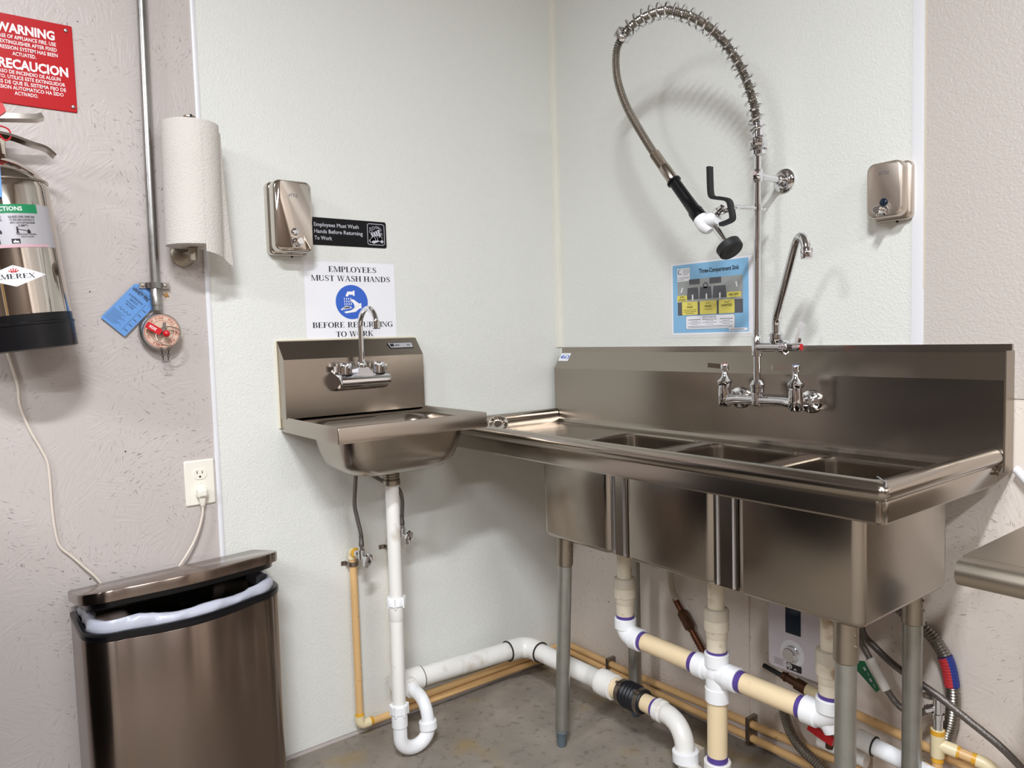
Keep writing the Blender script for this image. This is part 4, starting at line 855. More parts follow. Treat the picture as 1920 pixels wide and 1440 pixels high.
b = B(); b.tube(smooth([(.006, -1.634, 1.24), (.006, -1.624, 1.166), (.0055, -1.609, 1.088), (.0055, -1.607, 1.041), (.0055, -1.592, .985), (.0055, -1.573, .938), (.0055, -1.561, .896), (.0055, -1.5595, .80), (.0055, -1.556, .74), (.0058, -1.549, .708), (.007, -1.530, .684), (.010, -1.508, .656), (.013, -1.47, .60), (.014, -1.44, .50), (.014, -1.43, .2), (.012, -1.43, .004)], 6), .0030, 8)
single('thin_cable', 'thin white cable running down the left wall below the extinguisher', 'cable', b, CORD)

# ================================================================== TRASH BIN
bn = thing('trash_bin', 'brushed steel semi-round step trash bin with slanted lid', 'trash bin', (.16, -1.33, 0))
BC = V((.030, -1.325)); BR = math.radians(5)
def binpt(u, n, z):   # u along the wall, n out of the wall
    c, s_ = math.cos(BR), math.sin(BR); return V((BC.x+n*c-u*s_*1.0, BC.y+u*c+n*s_*.0, z))
def dshape(hw, dep, off=0., k=44):
    """D outline: flat back, rounded front corners, gently bowed front"""
    pts = []; hw += off; r = .075+off
    pts += [(hw, -off), (hw, .05)]
    d_side = dep*.875
    for i in range(9):
        a = PI/2*i/8; pts.append((hw-r+r*math.cos(a), d_side-r+off+r*math.sin(a)))
    for i in range(1, 14):
        f = i/14; x = (hw-r)*(1-2*f); pts.append((x, d_side+off+(dep-d_side)*math.sin(PI*f)))
    for i in range(9):
        a = PI/2+PI/2*i/8; pts.append((-hw+r+r*math.cos(a), d_side-r+off+r*math.sin(a)))
    pts += [(-hw, .05), (-hw, -off)]
    return pts
HW, DEP = .218, .258
def bring(off, z, zt=0.): return [binpt(u, n, z+zt*n) for u, n in dshape(HW, DEP, off)]
b = B(); b.loft([bring(-.006, .0), bring(-.006, .03)]); part('base', b, BLACK, bn)
b = B(); b.loft([bring(0, .028), bring(0, .30), bring(0, .548), bring(-.0015, .551)]); part('body', b, BINST, bn)
b = B(); b.loft([bring(-.001, .549), bring(.0015, .552), bring(.0015, .562), bring(-.003, .566), bring(-.010, .566), bring(-.012, .545)], False, False); part('rim_band', b, BLACK, bn)
LS = .20          # the lid stands slightly open: front edge raised
lid = lambda off, z: [binpt(u, n, z+LS*n) for u, n in dshape(HW, DEP, off)]
b = B(); b.loft([lid(-.004, .590), lid(.002, .591), lid(.0025, .610), lid(.001, .6135), lid(-.004, .615)]); ld = part('lid', b, BINST, bn)
b = B(); b.loft([lid(-.010, .5905), lid(-.012, .578), lid(-.03, .574)]); part('lid_liner', b, BLACK, ld)
b = B(); b.loft([[binpt(u, n, z) for u, n in dshape(HW-.02, DEP-.03, 0)] for z in (.30, .551)], True, False); part('inner_bucket', b, BLACK, bn)
b = B(); b.box(binpt(-.1, -.012, .54), binpt(.1, .012, .60)); part('hinge', b, BLACK, bn)
# bag folded over the rim
random.seed(3); b = B(); base = dshape(HW, DEP, -.013); m_ = len(base); K = 6
den = []
for i in range(m_-1):
    a, c_ = base[i], base[i+1]; kk = max(1, int(math.dist(a, c_)/.007))
    for j in range(kk): den.append((a[0]+(c_[0]-a[0])*j/kk, a[1]+(c_[1]-a[1])*j/kk))
rings = []
for q, (inn, z) in enumerate(((.016, .545), (.005, .556), (-.001, .567), (.000, .578), (.003, .588), (.007, .594), (.014, .594), (.022, .58), (.026, .54))):
    rg = []
    for i, (u, n) in enumerate(den):
        f = i/len(den); wv = (.0016*math.sin(f*61+q*.7)+.0012*math.sin(f*139+q*1.6)+.0010*math.sin(f*23))*min(1, q/2)
        hgt = (z-.566)*(.72+.16*math.sin(f*9+1)+.10*math.sin(f*31)) if z > .566 else z-.566
        l = math.hypot(u, n-.11); s_ = 1-(inn+wv)/max(l, .05); rg.append(binpt(u*s_, .11+(n-.11)*s_, .566+hgt))
    rings.append(rg)
b.loft(rings, False, False, False); single('trash_bag', 'white plastic trash bag folded inside the bin rim', 'trash bag', b, BAG, sm=60)

# ================================================================== HAND SINK PLUMBING
def cap_ring(b, p, d, r, h, ribs=0): b.lathe(p, d, [(0, r*.93), (.002, r), (h-.002, r), (h, r*.93)], 28, ribs=ribs)
dt = thing('hand_sink_drain', 'white plastic drain pipe and trap below the hand sink', 'drain pipe', (.2, -.79, .02))
DX, DY = .205, -.795
b = B(); b.cyl((DX, DY, .775), (DX, DY, .44), .0185, seg=26); part('tailpiece', b, PVC, dt)
b = B(); b.lathe((DX-.001, DY-.001, .437), (0, 0, 1), [(0, .0215), (.003, .0245), (.021, .0245), (.024, .0225)], 24)
for k in range(6):
    a = k*PI/3+.4; b.box((DX+.0235*math.cos(a)-.002, DY+.0235*math.sin(a)-.002, .434), (DX+.0235*math.cos(a)+.002, DY+.0235*math.sin(a)+.002, .462))
part('slip_nut', b, PVCN, dt)
b = B(); b.lathe((DX-.001, DY-.001, .398), (0, 0, 1), [(0, .0195), (.002, .0205), (.041, .0205)], 24); b.cyl((DX-.001, DY-.001, .40), (DX-.003, DY-.003, .135), .0185, seg=26); part('extension_tube', b, PVC, dt)
EX_, EY_ = DX-.003, DY-.003
b = B(); b.lathe((EX_, EY_, .133), (0, 0, 1), [(0, .0215), (.003, .025), (.024, .025), (.027, .022)], 24)
for k in range(6):
    a = k*PI/3+.1; b.box((EX_+.024*math.cos(a)-.002, EY_+.024*math.sin(a)-.002, .130), (EX_+.024*math.cos(a)+.002, EY_+.024*math.sin(a)+.002, .161))
part('slip_nut', b, PVCN, dt)
JY = -.708; rb = (JY-EY_)/2
ub = [(EX_, EY_, .135), (EX_, EY_, .062)]+[(EX_, EY_+rb-rb*math.cos(PI*k/14), .062-rb*math.sin(PI*k/14)*.90) for k in range(1, 14)]+[(EX_, JY, .062), (EX_, JY, .072)]
b = B(); b.tube(ub, .0195, 24); b.lathe((EX_, EY_, .095), (0, 0, 1), [(0, .0205), (.002, .022), (.040, .022)], 24); part('j_bend', b, PVCN, dt)
b = B(); cap_ring(b, (EX_, JY, .056), (-.12, .0, 1), .0255, .024, .02); part('trap_nut', b, PVCN, dt)
b = B(); b.tube(smooth([(EX_, JY, .066), (EX_-.002, JY, .090), (EX_-.012, JY-.001, .118), (EX_-.035, JY-.002, .138), (EX_-.075, JY-.004, .143), (.075, JY-.006, .140)], 5), .0180, 22); part('trap_arm', b, PVCN, dt)
b = B(); cap_ring(b, (.128, JY-.004, .1425), (-1, 0, .02), .0245, .024); part('trap_arm_nut', b, PVC, dt)

# drain line along the walls: from the hand sink to the three compartment sink
dl_ = thing('drain_line', 'white drain pipe running low along both walls through the corner', 'drain pipe', (.08, -.25, .1))
b = B(); b.cyl((.0735, -.742, .148), (.0735, -.655, .145), .0335, seg=28); b.cyl((.0735, -.705, .146), (.112, -.712, .143), .0275, seg=24); part('tee_fitting', b, PVC, dl_)
b = B(); b.cyl((.0735, -.66, .145), (.078, -.30, .131), .0285, seg=28); part('pipe', b, PVC, dl_)
b = B(); b.tube(bend((.0775, -.325, .1315), (.080, -.250, .129), (.150, -.249, .129), .045), .0335, 28); part('elbow', b, PVC, dl_)
for p, d in (((.0777, -.327, .1316), (0, -1, 0)), ((.150, -.249, .129), (1, 0, 0)), ((.0735, -.655, .145), (0, 1, 0))):
    b = B(); b.lathe(p, d, [(0, .0337), (.0025, .0332), (.0028, .028)], 28, False, False); part('primer_ring', b, KHOLE, dl_)
b = B(); b.cyl((.148, -.249, .129), (.440, -.247, .133), .0285, seg=28); part('pipe', b, PVC, dl_)
b = B(); b.lathe((.425, -.247, .133), (1, -.004, .012), [(0, .0335), (.004, .037), (.030, .0385), (.034, .0365), (.062, .0365), (.064, .034)], 28); rd = part('reducer', b, PVC, dl_)
b = B(); b.cyl((.484, -.2473, .1337), (.530, -.2475, .134), .0285, seg=26); part('pipe_stub', b, PVCC, dl_)
b = B(); b.lathe((.512, -.2474, .134), (1, -.008, .012), [(0, .0325), (.002, .0345), (.022, .0345), (.028, .0385), (.034, .0355), (.040, .0385), (.046, .0355), (.052, .0385), (.058, .0355), (.064, .0385), (.070, .0345), (.090, .0330), (.092, .0315)], 30); cp = part('rubber_coupling', b, RUBBER, dl_)
for x in (.516, .586):
    b = B(); b.lathe((x, -.2476, .1345), (1, -.008, .012), [(0, .0348), (.0005, .0356), (.0125, .0356), (.013, .0348)], 30); b.lathe((x+.006, -.262, .166), (.1, -1, .5), [(0, .0045), (.016, .0045)], 8); part('hose_clamp', b, CLAMPS, cp)
b = B(); b.cyl((.598, -.248, .135), (.652, -.2495, .1358), .0245, seg=26); part('pipe_stub', b, PVCC, dl_)
b = B(); b.lathe((.640, -.2492, .1357), (1, -.03, .012), [(0, .0250), (.014, .0250)], 26); part('primer_ring', b, PRIMER, dl_)
b = B(); b.lathe((.650, -.2495, .1358), (1, -.03, .012), [(0, .0285), (.002, .0300), (.022, .0300), (.026, .0265)], 26)
b.tube(smooth([(.672, -.2502, .136), (.700, -.252, .1345), (.728, -.256, .124), (.748, -.261, .104), (.757, -.264, .080), (.760, -.266, .060)], 5), .0258, 24); part('elbow', b, PVC, dl_)
b = B(); cap_ring(b, (.7595, -.2655, .0745), (.08, -.03, -1), .0345, .030, .02); part('union_nut', b, PVCN, dl_)
b = B(); ub = [(.762, -.266, .052)]+[(.8205-.0585*math.cos(PI*k/12), -.266-.023*(1-math.cos(PI*k/12))/2, .046-.020*math.sin(PI*k/12)) for k in range(0, 13)]+[(.879, -.289, .075)]
b.tube(smooth(ub, 2), .0248, 24); part('trap_bend', b, PVC, dl_)
b = B(); cap_ring(b, (.879, -.2895, .068), (0, 0, 1), .0325, .042); part('trap_socket', b, PVC, dl_)
b = B(); b.cyl((.8795, -.29, .105), (.8795, -.29, .124), .0252, seg=26); part('primer_ring', b, PRIMER, dl_)
b = B(); b.cyl((.8795, -.29, .11), (.881, -.29, .275), .0242, seg=28); part('stand_pipe', b, PVCC, dl_)
b = B(); b.box((.700, -.235, .0), (.765, -.195, .055)); part('support_block', b, NUT, dl_)

# waste manifold under the three bowls
wm = thing('waste_manifold', 'cream and white waste pipe manifold with purple primer under the bowls', 'drain pipe', (.88, -.29, .25))
ZM = .333
D = [.576, .881, 1.172]
for i, x in enumerate(D):
    b = B(); b.cyl((x, -.29, .617), (x, -.29, .48), .0205, seg=24); part('tailpiece', b, PVCO, wm)
    zn = (.478, .478, .470)[i]
    b = B(); b.lathe((x, -.29, zn-.014), (0, 0, 1), [(0, .0275), (.003, .030), (.024, .030), (.028, .028), (.030, .024)], 26); part('slip_nut', b, NUT, wm)
    b = B(); b.lathe((x, -.29, zn-.070), (0, 0, 1), [(0, .0245), (.012, .0245), (.014, .026), (.030, .0265), (.032, .0300), (.048, .0300), (.050, .029), (.058, .029)], 26); part('trap_adapter', b, PVCO, wm)
    b = B(); b.cyl((x, -.29, zn-.062), (x, -.29, ZM+.025), .0242, seg=26); part('drop_pipe', b, PVCO, wm)
    b = B(); b.cyl((x, -.29, ZM+.043), (x, -.29, ZM+.056), .0250, seg=26); part('primer_ring', b, PRIMER, wm)
# left elbow, tee, right elbow
b = B(); cap_ring(b, (D[0], -.29, ZM+.018), (0, 0, 1), .0300, .030); b.tube(bend((D[0], -.29, ZM+.03), (D[0], -.29, ZM), (D[0]+.045, -.29, ZM), .026), .0262, 26); cap_ring(b, (D[0]+.026, -.29, ZM), (1, 0, 0), .0300, .034); part('elbow', b, PVCN, wm)
b = B(); b.cyl((D[0]+.058, -.29, ZM), (D[1]-.056, -.29, ZM), .0242, seg=28); part('pipe', b, PVCC, wm)
b = B(); cap_ring(b, (D[1], -.29, ZM+.016), (0, 0, 1), .0300, .034); cap_ring(b, (D[1], -.29, ZM-.072), (0, 0, 1), .0295, .036); b.cyl((D[1], -.29, ZM-.05), (D[1], -.29, ZM+.03), .0275, seg=28); b.cyl((D[1]-.04, -.29, ZM), (D[1]+.04, -.29, ZM), .0275, seg=28)
cap_ring(b, (D[1]-.062, -.29, ZM), (1, 0, 0), .0300, .032); cap_ring(b, (D[1]+.030, -.29, ZM), (1, 0, 0), .0300, .032); b.lathe((D[1], -.29, ZM-.029), (0, 0, 1), [(0, .005), (.006, .020), (.014, .0265), (.029, .0298), (.044, .0265), (.052, .020), (.058, .005)], 28); part('cross_tee', b, PVCN, wm)
b = B(); b.cyl((D[1]+.058, -.29, ZM), (D[2]-.046, -.29, ZM), .0242, seg=28); part('pipe', b, PVCC, wm)
b = B(); cap_ring(b, (D[2], -.29, ZM+.018), (0, 0, 1), .0300, .030); b.tube(bend((D[2], -.29, ZM+.03), (D[2], -.29, ZM), (D[2]-.045, -.29, ZM), .026), .0262, 26); cap_ring(b, (D[2]-.060, -.29, ZM), (1, 0, 0), .0300, .034); b.lathe((D[2]-.004, -.29, ZM-.010), (.5, 0, -1), [(0, .020), (.02, .017), (.022, .010)], 20); part('elbow', b, PVCN, wm)
for x0, x1 in ((D[0]+.058, D[0]+.071), (D[1]-.075, D[1]-.062), (D[1]+.062, D[1]+.077), (D[2]-.072, D[2]-.060)):
    b = B(); b.cyl((x0, -.29, ZM), (x1, -.29, ZM), .0251, seg=26); part('primer_ring', b, PRIMER, wm)

# ================================================================== TAN WATER PIPES
RC = .0108
h1 = thing('hot_water_pipe', 'tan water pipe rising beside the bin to the left stop valve', 'water pipe', (.024, -.834, .03))
b = B(); b.cyl((.024, -.834, .548), (.024, -.834, .055), RC, seg=18); part('riser', b, CPVC, h1)
b = B(); b.tube(bend((.024, -.834, .068), (.024, -.834, .038), (.024, -.802, .038), .014), .0138, 18); part('elbow', b, CPVCL, h1)
for p, d in (((.024, -.834, .066), (0, 0, 1)), ((.024, -.803, .038), (0, 1, 0))):
    b = B(); b.lathe(p, d, [(0, .0139), (.006, .0128), (.010, .0112)], 18); part('glue_ring', b, GLUE, h1)
b = B(); b.tube(bend((.024, -.805, .036), (.024, -.026, .031), (.30, -.026, .031), .03), RC, 16); b.cyl((.29, -.026, .031), (1.60, -.026, .036), RC, seg=16); part('wall_run', b, CPVC, h1)
b = B(); b.tube(bend((.024, -.834, .535), (.024, -.834, .556), (.048, -.834, .556), .010), .0136, 18); part('top_elbow', b, CPVCL, h1)
b = B(); b.cyl((.040, -.834, .556), (.049, -.834, .556), .0142, seg=18); part('glue_ring', b, GLUE, h1)
b = B(); b.ribbon(smooth([(.004, -.862, .521), (.006, -.850, .521), (.030, -.847, .521), (.037, -.834, .521), (.030, -.821, .521), (.006, -.818, .521), (.004, -.808, .521)], 3), .012, .003, (0, 0, 1)); part('pipe_strap', b, CLAMPS, h1)
h2 = thing('cold_water_pipe', 'second tan water pipe along both walls above the first', 'water pipe', (.024, -.70, .05))
b = B(); b.tube(bend((.024, -.706, .575), (.024, -.706, .059), (.024, -.60, .059), .02), RC, 16); part('riser', b, CPVC, h2)
b = B(); b.tube(bend((.024, -.62, .058), (.024, -.026, .056), (.30, -.026, .057), .03), RC, 16); b.cyl((.29, -.026, .057), (1.60, -.026, .098), RC, seg=16); part('wall_run', b, CPVC, h2)
b = B(); b.ribbon(smooth([(.004, -.740, .545), (.006, -.724, .545), (.030, -.719, .545), (.037, -.706, .545), (.030, -.693, .545), (.006, -.688, .545), (.004, -.672, .545)], 3), .012, .003, (0, 0, 1)); part('pipe_strap', b, CLAMPS, h2)
for x in (.243, .789):
    t = single('pipe_clamp', 'plastic clip holding the tan pipes %s' % ('near the corner' if x < .5 else 'behind the stand pipe'), 'clamp', B().box((x-.006, -.040, .016), (x+.006, 0, .076 if x < .5 else .092)), CLAMPS, 'pipe clips on the right wall')

def stop_valve(name, label, c, wh, hose):
    t = thing(name, label, 'valve', c); c = V(c)
    b = B(); b.lathe(c-V((.012, 0, 0)), (1, 0, 0), [(0, .011), (.012, .011), (.013, .0125), (.022, .0125), (.023, .009), (.040, .009)], 16); b.lathe(c+V((.026, 0, -.008)), (0, 0, 1), [(0, .010), (.014, .010), (.016, .0105), (.026, .0105), (.028, .0075), (.034, .0065)], 14); part('valve_body', b, CHROME, t)
    d = V(wh).normalized()
    b = B(); b.cyl(c+V((.028, 0, 0)), c+V((.028, 0, 0))+d*.026, .005, seg=12); part('stem', b, CHROME, t)
    a2 = (V((0, 0, 1))-d*d.z).normalized(); a = a2.cross(d); q = c+V((.028, 0, 0))+d*.022; rings = []
    for dd, s_ in ((0, .5), (.001, 1), (.008, 1), (.010, .6)):
        rings.append([q+d*dd+(a*math.cos(2*PI*k/32)*.0145+a2*math.sin(2*PI*k/32)*.0215)*s_*(1+.07*math.cos(8*2*PI*k/32)) for k in range(32)])
    b = B(); b.loft(rings); hd = part('oval_handle', b, CHROME, t)
    b = B(); b.lathe(q+d*.0102, d, [(0, .004), (.001, .0035)], 10); part('handle_screw', b, KHOLE, hd)
    return t
stop_valve('stop_valve', 'chrome stop valve atop the tan pipe beside drain, left one', (.058, -.834, .556), (.90, .18, -.30), None)
stop_valve('stop_valve', 'chrome stop valve to the right of the hand sink drain', (.034, -.690, .588), (.90, .22, -.30), None)
b = B(); b.tube(smooth([(.084, -.834, .588), (.083, -.834, .62), (.074, -.838, .66), (.068, -.842, .70), (.068, -.838, .75), (.066, -.832, .80), (.062, -.828, .86), (.06, -.826, .93)], 6), .0058, 10)
b.lathe((.084, -.834, .584), (0, 0, 1), [(0, .0075), (.012, .0075), (.014, .0065), (.03, .0065)], 12); single('supply_hose', 'braided steel supply hose left of the hand sink drain', 'hose', b, BRAID)
b = B(); b.tube(smooth([(.060, -.690, .620), (.060, -.688, .65), (.058, -.685, .69), (.052, -.694, .724), (.046, -.724, .742), (.044, -.765, .768), (.046, -.795, .80), (.05, -.80, .86), (.055, -.79, .93)], 6), .0058, 10)
b.lathe((.060, -.690, .614), (0, 0, 1), [(0, .0075), (.012, .0075), (.014, .0065), (.03, .0065)], 12); single('supply_hose', 'braided steel supply hose curving right behind the hand sink drain', 'hose', b, BRAID)

# ================================================================== POSTER
t = thing('sink_poster', 'light blue laminated three-compartment sink instruction poster behind the riser', 'poster', WR(.65, 1.148, .003))
b = B(); slab(b, WR, .478, .812, 1.142, 1.366, .0032, .0036, .006, .0002); part('laminate', b, LAMIN, t)
b = B(); slab(b, WR, .5135, .792, 1.1515, 1.3605, .0036, .0040, .001, .0001); ps_ = part('paper_sheet', b, PAPER, t)
b = B(); flat(b, WR, rect(.5190, 1.1570, .7800, 1.3555), .0042); bl = part('blue_field', b, SKY, ps_)
N1, N2, N3 = .0044, .0046, .0048
b = B(); flat(b, WR, rect(.537, 1.2085, .762, 1.311), N1); ph = part('sink_picture', b, GREYP, ps_)
b = B()
for x0, x1 in ((.574, .611), (.619, .657), (.665, .706)): flat(b, WR, [(x0-.003, 1.253), (x1+.003, 1.253), (x1, 1.287), (x0, 1.287)], N2)
flat(b, WR, rect(.580, 1.296, .618, 1.311), N2); flat(b, WR, rect(.652, 1.294, .692, 1.311), N2); flat(b, WR, rect(.537, 1.2085, .762, 1.246), N2)
for p in stroke(disc(.638, 1.291, .007, 14)+[(.645, 1.291)], .004): flat(b, WR, p, N2)
part('picture_shadows', b, DGREYP, ps_)
b = B()
for x, y in ((.592, 1.251), (.641, 1.251), (.687, 1.251)): flat(b, WR, rect(x-.0025, y, x+.0025, y+.016), N3)
for x, y, s_ in ((.553, 1.275, 1), (.742, 1.280, -1)): flat(b, WR, [(x-.003-.002*s_, y), (x+.002-.002*s_, y), (x+.003+.002*s_, y+.014), (x-.002+.002*s_, y+.014)], N3)
part('arrows', b, WHITEP, ps_)
for x0, x1, y0, y1 in ((.553, .610, 1.209, 1.247), (.617, .676, 1.209, 1.247), (.683, .735, 1.209, 1.247), (.535, .572, 1.249, 1.266), (.710, .756, 1.252, 1.267)):
    b = B(); flat(b, WR, rr(x0, x1, y0, y1, .003, 3), N3); part('yellow_box', b, YELP, ps_)
b = B(); N4 = .0050
for x, s1, s2 in ((.5815, 'Sink 1', 'WASH'), (.6465, 'Sink 2', 'RINSE'), (.709, 'Sink 3', 'SANITIZE')):
    text(b, WR, s1, x, 1.2385, N4, .0045, wd=.016); text(b, WR, s2, x, 1.2285, N4, .0058, wd=.022 if s2 != 'SANITIZE' else .036, bold=.02)
for k in range(3): flat(b, WR, rect(.5815-.023+.008*(k == 2), 1.2225-.005*k, .5815+.023-.008*(k == 2), 1.2237-.005*k), N4)
flat(b, WR, rect(.6465-.013, 1.2225, .6465+.013, 1.2237), N4)
text(b, WR, 'SORT', .5535, 1.2590, N4, .0048, wd=.017, bold=.02); text(b, WR, 'SCRAPE', .5535, 1.2510, N4, .0048, wd=.027, bold=.02); text(b, WR, 'AIR DRY', .733, 1.2570, N4, .0056, wd=.034, bold=.02); part('box_lettering', b, INK, ps_)
b = B(); flat(b, WR, rr(.5660, .7360, 1.1665, 1.2065, .006, 4), N1); part('box_outline', b, INK, ps_)
b = B(); flat(b, WR, rr(.5668, .7352, 1.1673, 1.2057, .0055, 4), N2); part('white_box', b, PAPER, ps_)
b = B(); flat(b, WR, rect(.537, 1.3075, .583, 1.3450), N2); part('white_box', b, PAPER, ps_)
b = B(); flat(b, WR, rect(.716, 1.1600, .776, 1.1675), N2); part('white_box', b, PAPER, ps_)
b = B(); text(b, WR, 'HOW TO SANITIZE', .650, 1.1985, N3, .0042, wd=.048, bold=.02)
for cx, wd in ((.597, .046), (.651, .050), (.707, .044)):
    for k in range(4): flat(b, WR, rect(cx-wd/2*(1 if k % 2 == 0 else .55), 1.1935-.0045*k, cx+wd/2*(1 if k % 2 == 0 else .55), 1.1945-.0045*k+(.0006 if k == 0 else 0)), N3)
for k in range(2): flat(b, WR, rect(.574, 1.1745-.004*k, .728, 1.1757-.004*k), N3)
flat(b, WR, rect(.719, 1.1630, .765, 1.1645), N3)
for k in range(4): flat(b, WR, rect(.557, 1.3395-.0045*k, .581-.006*(k == 3), 1.3405-.0045*k), N3)
for k in range(2): flat(b, WR, rect(.540, 1.3170-.0055*k, .580-.018*k, 1.3183-.0055*k), N3)
for p in arcst(.5465, 1.3345, .0055, .0070, 60, 330, .003, .0016, 14): flat(b, WR, p, N3)
part('small_print', b, INKG, ps_)
b = B(); text(b, WR, 'Three-Compartment Sink', .683, 1.3270, N1, .0115, wd=.136, bold=.03); part('title_lettering', b, INK, ps_)

# ================================================================== WATER HEATER
t = thing('water_heater', 'small white tankless electric water heater on wall under the sink', 'water heater', (.978, 0, .287))
b = B(); slab(b, WR, .880, 1.076, .287, .585, .0, .080, .012, .006); hb = part('casing', b, HEATER, t)
W8 = WR
b = B(); slab(b, WR, .9340, .9760, .392, .520, .0798, .0815, .001, .0003); part('display_panel', b, HEATS, hb)
b = B(); flat(b, WR, disc(.9525, .3420, .0335, 40), .0803); part('dial_ring', b, TRIM, hb)
b = B(); b.lathe(WR(.9525, .3420, .0800), (0, -1, 0), [(0, .0205), (.004, .0205), (.005, .0190), (.018, .0178), (.0195, .0165)], 32); part('control_knob', b, CHROME, hb)
b = B(); slab(b, WR, .9360, .9780, .297, .3150, .0798, .0808, .002, .0002); lg_ = part('logo_panel', b, INK, hb)
b = B()
for r_ in (.0068, .0040, .0015):
    for p in stroke([(.9445+r_*math.cos(math.radians(a)), .3068+r_*math.sin(math.radians(a))) for a in range(-50, 231, 20)], .0013): flat(b, WR, p, .0812)
for p in stroke([(.9445, .304), (.9445, .299)], .0022)+stroke([(.958, .300), (.961, .306), (.9640, .300)], .0014)+stroke([(.957, .303), (.965, .303)], .0012): flat(b, WR, p, .0812)
part('logo_print', b, WHITEP, hb)
b = B()
for k in range(5): flat(b, WR, rect(.9000+.003*(k % 2), .3155-.0036*k, .9290-.006*(k in (1, 3)), .3166-.0036*k), .0803)
part('small_print', b, INKG, hb)
b = B(); b.cyl(WR(1.045, .291, .05), WR(1.047, .255, .05), .013, seg=16, e=.002); part('cable_gland', b, BLACK, t)
# outlet fittings below the heater
t = thing('heater_pipe', 'brass union and tan pipe running right below the water heater', 'water pipe', (1.0, -.03, .2))
b = B(); b.cyl((.836, -.030, .256), (.895, -.030, .246), .0065, seg=14); part('dark_nipple', b, BLACKM, t)
b = B(); b.lathe((.892, -.030, .249), (1, 0, -.20), [(0, .0105), (.008, .0105), (.009, .013), (.012, .013), (.013, .0105), (.040, .0105), (.041, .0155), (.070, .0155), (.071, .012)], 12); part('brass_union', b, BRASS, t)
b = B(); b.lathe((.962, -.030, .236), (1, 0, -.12), [(0, .0150), (.036, .0150), (.038, .0115)], 20); part('coupling', b, CPVCL, t)
b = B(); b.tube([(.992, -.030, .232), (1.08, -.030, .223), (1.137, -.030, .219), (1.36, -.030, .203)], RC, 16); part('pipe', b, CPVC, t)
b = B(); b.tube(smooth([(.500, -.020, .47), (.508, -.022, .42), (.515, -.024, .385), (.533, -.027, .352)], 5), .0105, 14)
t = thing('copper_supply_line', 'brown copper water line with couplings slanting under the middle bowl', 'water pipe', (.59, -.03, .2)); part('clear_tube', b, POLYT, t)
p0, p1 = V((.529, -.028, .357)), V((.700, -.034, .150)); d = (p1-p0).normalized()
b = B(); b.cyl(p0, p1, .0092, seg=16); part('copper_pipe', b, COPPER, t)
b = B(); b.lathe(p0+d*.038, d, [(0, .0105), (.004, .0125), (.006, .0165), (.028, .0165), (.030, .0150), (.034, .0165), (.056, .0165), (.058, .0125), (.064, .0105)], 8); part('coupling_nut', b, BRASS, t)
b = B()
for k in range(6): b.lathe(p0+d*(.112+.008*k), d, [(0, .0105), (.004, .0105)], 14)
part('thread_rings', b, COPPER, t)

def corr(name, label, pts, r, m, parts=None):
    P = resample(pts, .0016); b = B(); b.tube(P, [r+r*.085*math.sin(2*PI*i/4) for i in range(len(P))], 14)
    return P, b
t = thing('metal_flex_conduit', 'corrugated metal conduit with red and blue wrap right of the sink leg', 'conduit', (1.29, -.05, .2))
P, b = corr('', '', [(1.185, -.040, .527), (1.215, -.034, .503), (1.252, -.026, .477), (1.278, -.021, .445), (1.294, -.019, .410), (1.303, -.019, .36), (1.304, -.019, .32), (1.300, -.019, .28), (1.294, -.019, .256), (1.290, -.019, .237)], .0140, FLEX)
part('conduit', b, FLEX, t)
n_ = len(P); i0, i1 = int(n_*.43), int(n_*.62); b = B(); fr = b.frames(P[i0:i1]); rings = []; idx = []
for p, tt, u, w_ in fr:
    cr = (V((0, -1, 0))-tt*tt.dot(V((0, -1, 0)))).normalized(); rt = tt.cross(cr)
    rings.append([p+(rt*math.cos(2*PI*k/18)+cr*math.sin(2*PI*k/18))*(.0156+.0005*math.sin(len(rings)*1.57)) for k in range(18)])
b.loft(rings); part('printed_wrap', b, WRAPB, t)
b = B(); b.loft([[c_+(r_-c_)*1.02 for r_ in [rg[k] for k in ((3, 4, 5, 6, 7, 8, 9) if (rg[0]-c_).x > 0 else (0, 1, 2, 3, 4, 5, 6))]] for rg, c_ in [(rg, sum(rg, V((0, 0, 0)))/18) for rg in rings]], False, False, False); part('red_stripe', b, WRAPR, t)
P, b = corr('', '', [(.905, -.045, .165), (.915, -.048, .138), (.935, -.052, .108), (.965, -.055, .085), (1.01, -.06, .07), (1.07, -.07, .05), (1.12, -.08, .02)], .0130, FLEX); single('metal_flex_conduit', 'corrugated metal conduit curving to floor below right pipe elbow', 'conduit', b, FLEX)
b = B(); b.ribbon([(.985, -.060, .160), (1.02, -.060, .150), (1.05, -.060, .144)], .020, .009, (0, 0, 1)); t = thing('ball_valve', 'red handled ball valve low behind the right front leg', 'valve', (1.04, -.06, .12)); part('red_handle', b, REDP, t)
b = B(); b.cyl((1.035, -.05, .12), (1.035, -.05, .15), .010, seg=14); part('stem', b, BRASS, t); b = B(); b.cyl((1.00, -.035, .118), (1.12, -.035, .118), .017, seg=18); part('valve_body', b, PVC, t)
t = thing('white_branch_pipe', 'short white drain pipe between the two right sink legs', 'drain pipe', (1.2, -.075, .16))
b = B(); b.lathe((1.127, -.0905, .200), (1, 0, -.09), [(0, .021), (.003, .0225), (.038, .0225), (.040, .0205)], 24); part('socket', b, PVC, t)
b = B(); b.lathe((1.165, -.0905, .1965), (1, 0, -.09), [(0, .0228), (.003, .0228), (.0032, .02)], 24); part('joint_ring', b, KHOLE, t)
b = B(); b.cyl((1.160, -.0905, .197), (1.41, -.0905, .174), .0195, seg=24); part('pipe', b, PVCN, t)

